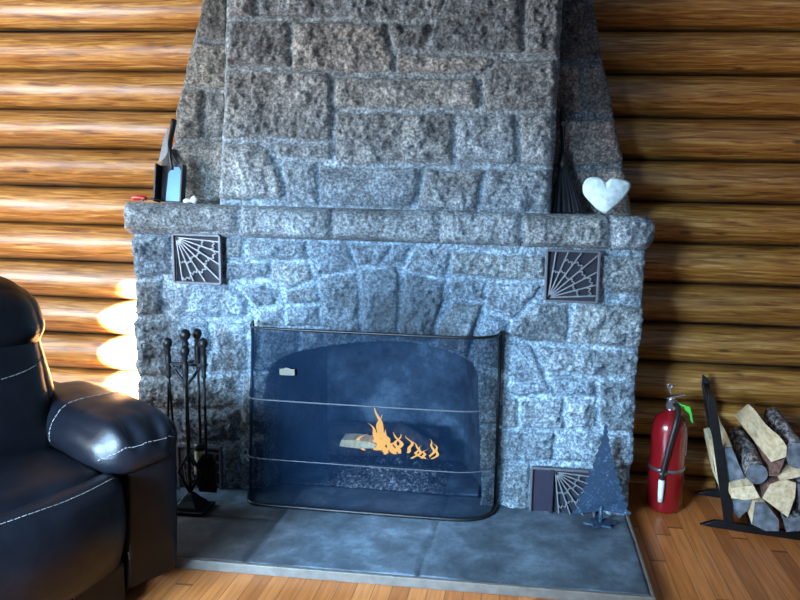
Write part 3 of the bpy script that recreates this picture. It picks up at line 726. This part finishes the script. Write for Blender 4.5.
def tool(name, label, x, y, ztop, kind):
    t = thing(name, label, 'fireplace tool', (x, y, .2), 0, 'fireplace tools on the stand')
    h = MB(); h.lathe([(.006,-.135),(.010,-.125),(.007,-.115),(.011,-.09),(.012,-.05),(.008,-.032),(.013,-.026),(.009,-.018),(.016,-.008),(.018,.004),(.014,.017),(.003,.023)], (x,y,ztop-.023), 12)
    h.build('handle', IRON, t, True, world=True)
    zb = {'poker': .235, 'shovel': .25, 'brush': .27, 'tongs': .20}[kind]
    s = MB()
    if kind == 'tongs':
        for sx in (-1, 1): s.tube(arc([(x, y, ztop-.15), (x+sx*.008, y, .42), (x+sx*.014, y, .28), (x+sx*.004, y, .19)], 4), .0045, 6)
    else: s.tube([(x, y, ztop-.15), (x, y, zb)], .0052, 8)
    s.build('shaft', IRON, t, True, world=True)
    if kind == 'poker':
        s = MB(); s.tube(arc([(x,y,.25),(x,y,.20),(x+.006,y,.17),(x+.03,y,.185)], 4), [.006]*9+[.005,.004,.003,.002], 6); s.build('hook', IRON, t, True, world=True)
    if kind == 'brush':
        s = MB(); s.lathe([(.008,.12),(.022,.112),(.022,.085),(.023,.04),(.026,0)], (x, y, .165), 14); o = s.build('brush_head', TANB, t, True, world=True); o['label'] = 'tan bristle brush head'
        s = MB(); s.lathe([(.009,.015),(.024,.010),(.025,-.012),(.009,-.014)], (x, y, .275), 14); s.build('ferrule', IRON, t, True, world=True)
    if kind == 'shovel':
        s = MB(); s.prism([(-.035,-.14),(.035,-.14),(.042,-.03),(.02,.01),(-.02,.01),(-.042,-.03)], .004, lambda u, v, w: (x+u, y+w+.012*(1-(u/.04)**2), .25+v)); s.build('pan', IRON, t, world=True)
tool('fire_tongs', 'black fire tongs, leftmost of the ball-handled tools on the stand', TX-.070, TY, .715, 'tongs')
tool('hearth_brush', 'fireplace brush with tan bristles hanging at the back of the tool stand', TX+.020, TY+.052, .745, 'brush')
tool('fire_poker', 'black fire poker hanging at the front of the tool stand', TX+.025, TY-.052, .70, 'poker')
tool('ash_shovel', 'black fireplace shovel, rightmost of the ball-handled tools on the stand', TX+.070, TY, .72, 'shovel')

# ------------------------------------------------------------------ metal trees
def metal_tree(x, y, z, rot, label, h=.405):
    t = thing('metal_tree', label, 'tree ornament', (x, y, z), rot, 'cut metal fir tree ornaments on the hearth')
    half = [(.012,.058)]; W = .112; n = 11; r = random.Random(4)
    for k in range(n):
        t0 = k/n; zz = .06 + (h-.06)*t0
        w = W*(1-t0)**1.25
        half += [(w*1.0, zz-.012), (w*.98+.004, zz-.002), (w*.78, zz+.012)]
    prof = half + [(.008, h-.015), (0, h)]
    poly = prof + [(-u*(1+.05*math.sin(v*70)), v) for u, v in reversed(prof[:-1])]
    q = MB(); q.prism(poly, .004, lambda u, v, w: (u, w+.02*math.cos(u*9)-.02, v)); q.build('tree_plate', PATINA, t)
    q = MB(); q.tube([(0,0,.012),(0,0,.08)], .008, 8); q.build('stem', PATINA, t, True)
    q = MB(); q.prism([(.065*math.cos(a)*(1 if k % 2 == 0 else .6), .04*math.sin(a)*(1 if k % 2 == 0 else .6)) for k, a in enumerate(np.linspace(0, 2*math.pi, 13)[:-1])], .008, lambda u, v, w: (u, v, .004+w)); q.build('foot', PATINA, t)
metal_tree(.888, -.118, .034, R(8), 'blue-grey metal fir tree ornament in front of the low vent, beside the extinguisher')
metal_tree(-.885, -.16, .034, R(-5), 'blue-grey metal fir tree ornament whose tip shows behind the black armchair')

# ------------------------------------------------------------------ things on the mantel
MZ = 1.216
def heart():
    t = thing('stone_heart', 'pale white stone heart standing on the right end of the mantel', 'heart', (.853, .0, MZ))
    pts = [(0,-.012),(.030,.012),(.066,.048),(.086,.080),(.090,.100),(.080,.112),(.055,.118),(.028,.122),(.012,.119),(-.002,.108),(-.016,.116),(-.034,.124),(-.060,.124),(-.078,.112),(-.087,.088),(-.082,.060),(-.062,.036),(-.030,.006)]
    pl = [Vector((u,v,0)) for u, v in pts]; pl = arc(pl + [pl[0]], 3)[:-1]
    n = len(pl); c = Vector((0,.065,0)); vs = []; fs = []
    for s_, y in ((.86,-.028),(.96,-.020),(1,-.006),(1,.008),(.96,.020),(.86,.026)):
        for p in pl:
            q = c + (p-c)*s_; vs.append((q.x, y+.003*mnoise.noise(Vector((q.x*60,q.y*60,y*50))), q.y))
    for k in range(5):
        for i in range(n): fs.append((k*n+i, k*n+(i+1) % n, (k+1)*n+(i+1) % n, (k+1)*n+i))
    m = MB()
    b = len(vs); vs += [(0,-.031,.065),(0,.03,.065)]
    for i in range(n): fs += [(i, (i+1) % n, b), (5*n+(i+1) % n, 5*n+i, b+1)]
    m.add([(x, y+ (z)*.10, z+.014) for x, y, z in vs], fs); m.build('heart_body', HEARTM, t, True)
heart()
def broom():
    bx, by = .722, .07
    t = thing('hearth_broom', 'black whisk broom standing upright in the shadowed recess beside the heart', 'broom', (bx, by, MZ))
    r = random.Random(5)
    m = MB()
    for k in range(70):
        u = r.uniform(-1, 1); w = r.uniform(-1, 1)
        m.tube([(bx-.030+u*.012, by+.035+w*.012, MZ+.175), (bx-.016+u*.035, by+.02+w*.02, MZ+.10), (bx-.004+u*.056, by+w*.028, MZ+.002+.008*r.random())], .0045, 5)
    m.build('bristles', BRISTLE, t, world=True)
    m = MB(); m.lathe([(.014,.05),(.018,.035),(.020,0),(.016,-.02)], (bx-.030, by+.035, MZ+.185), 12); m.build('binding', BLACKR, t, True, world=True)
    m = MB(); m.tube(arc([(bx-.030, by+.035, MZ+.18), (bx-.034, by+.05, MZ+.29), (bx-.040, by+.07, MZ+.41)], 4), [.009]*5+[.011]*3+[.008], 10); m.build('handle', BLACKR, t, True, world=True)
    m = MB(); m.tube([(bx-.036+.006*math.cos(a), by+.044, MZ+.345+.006*math.sin(a)) for a in np.linspace(0, 6.28, 9)], .003, 6); m.tube(arc([(bx-.036, by+.044, MZ+.34),(bx-.028,by+.035,MZ+.27),(bx-.022,by+.03,MZ+.17),(bx-.018,by+.02,MZ+.13)],4), .0015, 5); o = m.build('hanging_loop', STEEL, t, True, world=True); o['label'] = 'pale cord loop'
broom()
def dustpan():
    x0, y0 = -.890, .045
    t = thing('dustpan', 'black metal dustpan with a painted blue reflection on its pan, leaning upright at the left end of the mantel', 'dustpan', (x0, y0, MZ))
    lean = lambda v: .30*v
    def mp(u, v, w): return (x0+u, y0+w+lean(v)*.55, MZ+.003+v)
    m = MB(); m.prism([(-.052,0),(.052,0),(.052,.155),(.030,.185),(.010,.215),(-.010,.215),(-.040,.18),(-.052,.150)], .004, mp); m.build('back_plate', BLACKR, t, world=True)
    m = MB(); m.prism([(-.018,.004),(.044,.004),(.046,.118),(.032,.142),(.008,.142),(-.012,.118)], .003, lambda u, v, w: mp(u, v, w-.012)); o = m.build('pan', BLUEREFL, t, world=True); o['label'] = 'pan with blue daylight reflection painted in'
    m = MB(); m.bar(mp(-.053,0,-.018), mp(-.053,.15,-.018), .006, .045, (0,1,0)); m.build('rim', BLACKR, t, world=True)
    m = MB(); m.bar(mp(.053,0,-.012), mp(.053,.15,-.012), .006, .035, (0,1,0)); m.build('rim', BLACKR, t, world=True)
    m = MB(); m.prism([(-.048,.152),(-.032,.25),(-.014,.30),(-.010,.20),(-.022,.175)], .003, lambda u, v, w: mp(u, v, w-.03)); m.build('side_flange', GRILLE, t, world=True)
    m = MB(); m.tube(arc([mp(.004,.13,-.012), mp(-.006,.20,-.022), mp(-.010,.25,-.012), mp(-.004,.335,-.005)], 5), [.005]*6+[.009]*6+[.011]*4, 8); m.tube([mp(-.008,.215,-.018), mp(.018,.17,-.02), mp(.036,.158,-.02)], .003, 6); m.build('handle', BLACKR, t, True, world=True)
dustpan()
def lighter():
    a = Vector((-1.028, -.005, MZ+.016))
    t = thing('gas_lighter', 'long red gas lighter lying on the left end of the mantel', 'lighter', a)
    m = MB(); m.tube([(0,0,0),(.01,0,.001),(.035,0,.002),(.055,0,0),(.062,0,-.001)], [.006,.011,.010,.009,.006], 10); m.build('grip', REDPL, t, True)
    m = MB(); m.tube([(.06,0,-.001),(.115,.008,-.006)], .0045, 8); m.build('barrel', BLACKR, t, True)
    m = MB(); m.bar((.035,-.004,-.012),(.05,-.004,-.008),.006,.006); m.build('trigger', BLACKR, t)
lighter()
def pebble(x, y, r, s, label):
    bm = bmesh.new(); bmesh.ops.create_icosphere(bm, subdivisions=3, radius=1)
    for v in bm.verts:
        v.co *= 1+.25*mnoise.noise(v.co*1.3+Vector((s,0,0)))
        v.co = Vector((v.co.x*r[0], v.co.y*r[1], v.co.z*r[2]))
    me = bpy.data.meshes.new('pebble'); bm.to_mesh(me); bm.free(); me.materials.append(PEBBLE)
    for p in me.polygons: p.use_smooth = True
    o = link(bpy.data.objects.new('pebble', me)); o.location = (x, y, MZ+r[2]*.95); tag(o, label, 'pebble', 'pebbles on the mantel')
pebble(-.796, .0, (.020,.012,.010), 1, 'flat pale pebble on the mantel, next to the dustpan')
pebble(-.768, .0, (.014,.012,.016), 4, 'round pale pebble on the mantel, farther from the dustpan')

# ------------------------------------------------------------------ fire extinguisher
def extinguisher():
    x, y = 1.180, .15
    t = thing('fire_extinguisher', 'red fire extinguisher with black hose standing on the floor beside the fireplace', 'fire extinguisher', (x, y, 0))
    m = MB(); r = .072
    m.lathe([(.058,0),(r-.004,.006),(r,.02),(r,.335),(r*.96,.365),(r*.82,.392),(r*.55,.41),(.024,.418),(.022,.428)], (x,y,0), 32); m.build('cylinder', REDP, t, True, world=True)
    m = MB(); m.lathe([(r+.001,0),(r+.0025,.002),(r+.0025,.012),(r+.001,.014)], (x,y,.178), 32); m.bar((x-.045,y-r-.012,.183),(x-.012,y-r-.012,.183),.010,.018,(0,1,0)); m.build('strap', STEEL, t, True, world=True)
    m = MB(); m.lathe([(.018,0),(.018,.02),(.022,.022),(.022,.034),(.014,.038),(.014,.055)], (x,y,.425), 14); m.bar((x-.02,y,.462),(x+.02,y,.462),.03,.022); m.build('valve', CHROME, t, world=True)
    m = MB(); m.lathe([(.013,0),(.014,.003),(.014,.010),(.012,.012)], (x-.012,y-.020,.452), 14, Matrix.Rotation(R(90), 3, 'X')); m.build('gauge', STEEL, t, world=True)
    m = MB(); m.bar((x-.022,y-.01,.478),(x+.05,y-.02,.500),.020,.004); m.build('lever', STEEL, t, bevel=.001, world=True)
    m = MB(); m.bar((x-.01,y-.01,.466),(x+.055,y-.02,.452),.018,.005); m.build('carry_handle', STEEL, t, bevel=.001, world=True)
    m = MB(); m.tube([(x-.005,y-.012,.495),(x-.012,y-.012,.525)], .003, 6); m.tube([(x-.012+.009*math.cos(a),y-.012,.530+.009*math.sin(a)) for a in np.linspace(0,6.28,10)], .002, 6); m.build('pull_pin', STEEL, t, world=True)
    m = MB(); m.tube(arc([(x+.012,y-.012,.455),(x+.022,y-.045,.445),(x+.008,y-.078,.40),(x-.008,y-.086,.33),(x-.022,y-.086,.25),(x-.032,y-.085,.19),(x-.034,y-.084,.155)], 5), .0105, 10); m.build('hose', BLACKR, t, True, world=True)
    m = MB(); m.lathe([(.0105,.0),(.0125,-.01),(.0115,-.06),(.010,-.095)], (x-.034,y-.084,.158), 12); m.build('nozzle', WHITEP, t, True, world=True)
    lab = MB(); n = 12; vs = []; fs = []
    for k in range(n+1):
        a = R(-28) + R(66)*k/n
        for z in (.245,.345): vs.append((x+(r+.0012)*math.cos(a), y+(r+.0012)*math.sin(a), z))
    for k in range(n): fs.append((2*k,2*k+2,2*k+3,2*k+1))
    lab.add(vs, fs); lab.build('paper_label', WHITEP, t, True, world=True)
    m = MB(); m.tube(arc([(x+.02,y-.02,.46),(x+.045,y-.03,.455),(x+.060,y-.032,.445)], 3), .004, 6)
    m.prism([(.045,.458),(.068,.452),(.078,.42),(.086,.385),(.076,.392),(.068,.425),(.048,.44)], .003, lambda u, v, w: (x+u, y-.034+w, v)); m.build('inspection_tag', GREENP, t, world=True)
extinguisher()

# ------------------------------------------------------------------ log rack
RO = Vector((1.545, -.03, 0)); RZ = R(-10)
RM = Matrix.Translation(RO) @ Matrix.Rotation(RZ, 4, 'Z')
def log_rack():
    t = thing('log_rack', 'black iron cradle rack holding split firewood beside the wall', 'log rack', RO, RZ)
    for yy in (0, .30):
        q = MB(); q.prism([(-.255,.004),(-.20,.03),(.20,.03),(.255,.004),(.10,.0),(-.10,.0)], .02, lambda u, v, w: (u, yy-.01+w, v)); q.build('foot', IRON, t, bevel=.002)
        for sx in (-1, 1):
            q = MB(); q.prism([(sx*.125,.02),(sx*.165,.02),(sx*.262,.50),(sx*.262,.545),(sx*.235,.525)], .012, lambda u, v, w: (u, yy-.006+w, v)); q.build('post', IRON, t, bevel=.002)
    for sx in (-1, 1):
        for z, u in ((.03, .14), (.30, .195), (.50, .25)):
            q = MB(); q.bar((sx*u, 0, z), (sx*u, .30, z), .012, .012); q.build('side_rail', IRON, t)
    q = MB()
    for u in (-.07, .0, .07): q.bar((u, 0, .032), (u, .30, .032), .014, .012)
    q.build('bottom_bars', IRON, t)
log_rack()
def firewood(poly, bark, label, endm, L=.37, y0=-.045, tilt=.032, drift=-.03, seed=0, skew=0):
    """poly: end outline (u,z) in the rack's own front plane, split faces and bark round it"""
    t = thing('firewood_log', label, 'firewood', RO, RZ, 'firewood in the rack')
    n = len(poly); cu = sum(p[0] for p in poly)/n; cz = sum(p[1] for p in poly)/n
    K = 7; vs = []; fs = []
    sub = []
    for i in range(n):
        a, b = poly[i], poly[(i+1) % n]
        for k in range(3): sub.append((a[0]+(b[0]-a[0])*k/3, a[1]+(b[1]-a[1])*k/3))
    N_ = len(sub)
    for k in range(K+1):
        s = k/K; sc = 1-.10*s
        for u, v in sub:
            nn = mnoise.noise(Vector((u*25+seed*3, v*25, s*3)))*.006
            vs.append((cu+(u-cu)*sc+drift*s+nn, y0+L*s+ (skew*(v-cz) if k == 0 else 0), cz+(v-cz)*sc+tilt*s+nn))
    for k in range(K):
        for i in range(N_): fs.append((k*N_+i, k*N_+(i+1) % N_, (k+1)*N_+(i+1) % N_, (k+1)*N_+i))
    fs.append(tuple(K*N_+i for i in range(N_)))
    m = MB(); m.add(vs, fs); m.build('log_side', bark, t, smooth=bark is BARK)
    e = MB(); e.add([(u, y0-.0005+skew*(v-cz), v) for u, v in sub], [tuple(range(N_))]); o = e.build('cut_end', endm, t)
    if endm is ENDW: o['label'] = 'grey sawn end'
firewood([(-0.193, 0.324), (-0.161, 0.332), (-0.098, 0.205), (-0.121, 0.185), (-0.162, 0.155)], SPLIT, 'pale split log leaning against the rack post, its end a tall dark triangle', ENDW, seed=0, drift=-.02, y0=.012)
firewood([(-0.226, 0.284), (-0.201, 0.295), (-0.168, 0.146), (-0.19, 0.147)], SPLIT, 'thin pale split log seen through the left side of the rack', SPLIT, seed=1, L=0.25, y0=0.025, drift=-.02)
firewood([(-0.033, 0.262), (-0.036, 0.242), (-0.049, 0.225), (-0.067, 0.217), (-0.087, 0.22), (-0.102, 0.232), (-0.109, 0.251), (-0.105, 0.272), (-0.093, 0.288), (-0.074, 0.296), (-0.054, 0.293), (-0.039, 0.281)], BARK, 'round grey-barked log sloping across the middle of the rack', ENDW, seed=2)
firewood([(-0.046, 0.335), (0.008, 0.397), (0.023, 0.376), (0.023, 0.337), (-0.026, 0.31)], SPLIT, 'widest pale split log lying on top of the stack', SPLIT, seed=3, drift=-.075)
firewood([(-0.029, 0.306), (0.02, 0.328), (0.002, 0.259), (-0.029, 0.255)], REDBARK, 'small pinkish log end wedged under the wide pale log', REDBARK, seed=4)
firewood([(0.103, 0.351), (0.1, 0.325), (0.087, 0.305), (0.067, 0.296), (0.047, 0.3), (0.03, 0.316), (0.023, 0.34), (0.026, 0.366), (0.039, 0.386), (0.059, 0.396), (0.079, 0.392), (0.095, 0.375)], BARK, 'round grey-barked log at the top right of the stack', ENDW, seed=5)
firewood([(-0.157, 0.188), (-0.081, 0.211), (-0.052, 0.164), (-0.104, 0.148), (-0.154, 0.148)], SPLIT, 'short pale wedge above the two bottom logs', SPLIT, seed=6)
firewood([(-0.154, 0.14), (-0.065, 0.15), (-0.078, 0.091), (-0.11, 0.045), (-0.142, 0.081)], SPLIT, 'bottom log nearest the left post, blue-grey wedge end', ENDW, seed=7, y0=.012)
firewood([(-0.069, 0.145), (-0.034, 0.15), (0.02, 0.087), (0.024, 0.043), (-0.021, 0.035), (-0.072, 0.055)], SPLIT, 'bottom log in the middle of the rack, wedge-shaped blue-grey end', ENDW, seed=8)
firewood([(-0.045, 0.165), (-0.022, 0.224), (0.024, 0.25), (0.066, 0.241), (0.067, 0.186), (0.05, 0.103)], REDBARK, 'reddish-barked quarter log with a pale fan-shaped end', SPLIT, seed=9)
firewood([(0.002, 0.259), (0.077, 0.305), (0.087, 0.271), (0.011, 0.241)], SPLIT, 'flat pale slab between the red-barked log and the round log', SPLIT, seed=10)
firewood([(0.073, 0.23), (0.128, 0.261), (0.153, 0.167), (0.089, 0.129)], BARK, 'grey log at the right edge of the stack', ENDW, seed=11)
firewood([(0.034, 0.093), (0.101, 0.115), (0.129, 0.068), (0.049, 0.043)], BARK, 'bottom log at the right of the rack', ENDW, seed=12)


# ------------------------------------------------------------------ leather recliner
CO = Vector((-1.134, -.865, 0)); CR = R(-27)
chair = thing('recliner_chair', 'black leather recliner armchair with pale stitching at the left of the hearth', 'armchair', CO, CR)
def cushion(name, c, size, r, fn=None, n=14, wr=.006, seed=0, parent=None, mat_=None, puff=(0,0,0)):
    """rounded, softly wrinkled block; fn(x,y,z, a,b,c)->xyz bends it (a,b,c in -1..1)"""
    hx, hy, hz = size[0]/2, size[1]/2, size[2]/2
    r = min(r, hx*.98, hy*.98, hz*.98)
    bm = bmesh.new(); bmesh.ops.create_cube(bm, size=2)
    bmesh.ops.subdivide_edges(bm, edges=bm.edges, cuts=n-1, use_grid_fill=True)
    for v in bm.verts:
        a = v.co.copy()
        # crowd the rows toward the rounded edges
        a = Vector([math.copysign(abs(q)**.8, q) for q in a])
        p = Vector((a.x*hx, a.y*hy, a.z*hz))
        q = Vector((max(-hx+r, min(hx-r, p.x)), max(-hy+r, min(hy-r, p.y)), max(-hz+r, min(hz-r, p.z))))
        d = p-q
        if d.length > 1e-7: p = q + d.normalized()*r
        p.x += math.copysign(puff[0], a.x)*(1-a.y**2)*(1-a.z**2)*(abs(a.x) > .3)
        p.y += math.copysign(puff[1], a.y)*(1-a.x**2)*(1-a.z**2)*(abs(a.y) > .3)
        p.z += math.copysign(puff[2], a.z)*(1-a.x**2)*(1-a.y**2)*(abs(a.z) > .3)
        nn = mnoise.noise(p*7+Vector((seed*5.1,0,0))) + .6*mnoise.noise(p*16+Vector((0,seed*3.3,0)))
        p += (p.normalized())*wr*nn
        p += Vector(c)
        if fn: p = Vector(fn(p, a))
        v.co = p
    me = bpy.data.meshes.new(name); bm.to_mesh(me); bm.free(); me.materials.append(mat_ or LEATHER)
    for p in me.polygons: p.use_smooth = True
    o = link(bpy.data.objects.new(name, me)); o.parent = parent or chair
    md = o.modifiers.new('sub', 'SUBSURF'); md.levels = 1; md.render_levels = 1
    return o
from mathutils.bvhtree import BVHTree
def stitch(parent, pts, name='stitching', r=.0014):
    """sewn thread lying on the leather"""
    P = arc(pts, 14); q = MB(); me = parent.data
    bvh = BVHTree.FromPolygons([v.co for v in me.vertices], [tuple(p.vertices) for p in me.polygons])
    run = []
    for i in range(len(P)-1):
        a, b = P[i], P[i+1]; m = max(1, int((b-a).length/.004))
        for k in range(m):
            loc, nrm, _, _ = bvh.find_nearest(a.lerp(b, k/m)); run.append(loc + nrm*.0008)
    for i in range(0, len(run)-4, 4): q.tube(run[i:i+4], r, 4)
    return q.build(name, STITCH, parent)
# body: base, arm boxes
cushion('base', (.10, 0, .155), (.66, .60, .27), .03, wr=.003, seed=1)
for sy in (1, -1):
    ap = cushion('arm_panel', (.055, sy*.385, .290), (.81, .185, .52), .03, wr=.004, seed=2+sy, puff=(.012,.008,0),
                 fn=lambda p, a: (p.x - .015*max(0, (.14-p.z)/.14)*(a.x > .3), p.y + sy*.025*p.z, max(p.z, .042)))
    def armf(p, a, sy=sy):
        t = (p.x+.11)/.62                     # 0 back .. 1 front
        z = p.z - .055*max(0, t-.35)**1.3 - .05*max(0,.1-t)
        w = 1 + .10*math.sin(math.pi*min(1, max(0, t)))
        fold = .009*math.sin(p.y*85+2)*max(0, (t-.72))/.28 if a.z > 0 else 0
        z += fold*1.6
        s = 1 - .12*max(0, t-.85)/.15
        return (p.x, sy*.375 + (p.y-sy*.375)*w*s, z)
    ar = cushion('armrest', (.185, sy*.37, .510), (.60, .265, .17), .085, fn=armf, n=22, wr=.007, seed=5+sy, puff=(.01,0,.012))
    # seams over the pad
    def padpt(x, u, sy=sy):   # u -1..1 across, over the top
        an = u*1.75
        y = sy*.375 + .138*math.sin(an); z = .510 + .094*math.cos(an)
        t = (x+.11)/.62
        return Vector((x, sy*.375+(y-sy*.375)*(1+.10*math.sin(math.pi*min(1,t))), z-.055*max(0, t-.35)**1.3+.003))
    stitch(ar, [padpt(.20, u) for u in np.linspace(-1, 1, 9)])
    if sy > 0: stitch(ar, [padpt(.44, -.95), padpt(.49, -.75)+Vector((.012,0,0)), padpt(.515, -.35)+Vector((.008,0,-.035)), padpt(.52, .2)+Vector((.008,0,-.045)), padpt(.50, .75)+Vector((.012,0,-.01))])
    stitch(ap, [(.415, sy*.375-.085, .52), (.445, sy*.375-.087, .48), (.462, sy*.375-.085, .40)])
# seat with a waterfall front and footrest below it
def seatf(p, a):
    x, y, z = p
    t = (x+.20)/.65
    z += -.035*t + .012*math.cos(y*5)
    z -= .018*math.exp(-((x-.16)/.018)**2)*(a.z > 0)     # seam across the seat
    x += .05*(1-(y/.28)**2)*max(0, t)
    return (x, y, z)
seat = cushion('seat', (.135, 0, .39), (.67, .575, .19), .075, fn=seatf, n=22, wr=.010, seed=9, puff=(0,0,.02))
stitch(seat, [(.16, -.27, .453), (.162, -.12, .468), (.162, .05, .47), (.16, .20, .461), (.15, .275, .441)])
def footf(p, a):
    x, y, z = p
    t = (z-.14)/.32
    x += .035*math.sin(math.pi*min(1, max(0, t))) + .065*(1-(y/.29)**2) - .03*(1-t)
    return (x, y, z)
foot = cushion('footrest', (.445, 0, .29), (.11, .57, .315), .05, fn=footf, n=20, wr=.006, seed=12, puff=(.015,0,0))
def fpt(y, z): return Vector((.50 + .035*math.sin(math.pi*min(1,max(0,(z-.14)/.32))) + .065*(1-(y/.29)**2) - .03*(1-(z-.14)/.32) - .004, y, z))
stitch(foot, [fpt(y, .442)+Vector((-.018,0,.002)) for y in np.linspace(-.27, .27, 11)])
cushion('kick_panel', (.44, 0, .085), (.05, .59, .15), .02, wr=.002, seed=14)
q = MB(); q.tube([(.468, .14, .15), (.468, .14, .02)], .002, 4); q.tube([(.468, .128, .15), (.468, .128, .02)], .002, 4); q.build('panel_stitching', STITCH, chair)
# back: lower pad and head pad
lean = -.20
def backf(p, a):
    x, y, z = p
    t = (z-.42)/.55
    x += lean*t + .20 - .012*(1-(y/.33)**2)*-1
    return (x, y, z)
back = cushion('backrest', (-.10, 0, .62), (.20, .60, .50), .09, fn=backf, n=18, wr=.008, seed=20, puff=(.035,.015,0))
head = cushion('headrest', (-.095, 0, .855), (.25, .62, .235), .105, fn=backf, n=18, wr=.010, seed=23, puff=(.02,.015,.02))
cushion('back_shell', (-.24, 0, .50), (.12, .66, .78), .05, fn=lambda p, a: (p.x+.10+lean*(p.z-.42)/.55*.9, p.y, p.z), n=12, wr=.003, seed=25)
stitch(back, [(.115, -.27, .66), (.133, -.1, .68), (.137, .05, .685), (.117, .2, .70), (.05, .30, .725)])

# ------------------------------------------------------------------ light
w = bpy.data.worlds.new('world'); scene.world = w; w.use_nodes = True
bg = w.node_tree.nodes['Background']; bg.inputs['Color'].default_value = (.46, .66, .95, 1); bg.inputs['Strength'].default_value = .19
def area(name, loc, target, sx, sy, power, col, spread=180):
    l = bpy.data.lights.new(name, 'AREA'); l.shape = 'RECTANGLE'; l.size = sx; l.size_y = sy; l.energy = power; l.color = col; l.spread = R(spread)
    o = link(bpy.data.objects.new(name, l)); o.location = loc
    o.rotation_euler = (Vector(target)-Vector(loc)).to_track_quat('-Z', 'Y').to_euler()
    return o
area('window_light_left', (-3.3, -2.3, 1.5), (-.4, 0, 1.0), 1.9, 1.2, 215, (.90, .95, 1.0))
area('window_light_rear', (-3.1, -3.7, 1.5), (-.3, 0, .6), 1.2, 1.2, 36, (.68, .84, 1.0))
area('low_blue_fill', (-1.15, -3.1, 1.15), (-.02, 0, .28), 1.0, .7, 53, (.46, .72, 1.0), 48)  # added cool fill in front for the lower stones, not a window
area('window_light_beside_wall', (-2.5, -.20, 1.2), (-.9, -1.05, .45), .9, 1.0, 34, (.55, .80, 1.0), 120)
sp = bpy.data.lights.new('sun_beam', 'SPOT'); sp.energy = 90000; sp.color = (1, .96, .90); sp.spot_size = R(6.2); sp.spot_blend = .5; sp.shadow_soft_size = .02
so = link(bpy.data.objects.new('sun_beam', sp)); so.location = (-3.3, -1.9, 1.75)
so.rotation_euler = (Vector((-1.27, .38, .45))-Vector(so.location)).to_track_quat('-Z', 'Y').to_euler(); so.scale = (.8, 2.1, 1)

scene.view_settings.view_transform = 'Standard'
scene.view_settings.look = 'None'
scene.view_settings.exposure = 0
scene.cycles.max_bounces = 8
scene.cycles.transparent_max_bounces = 24
try: scene.cycles.use_denoising = True
except Exception: pass
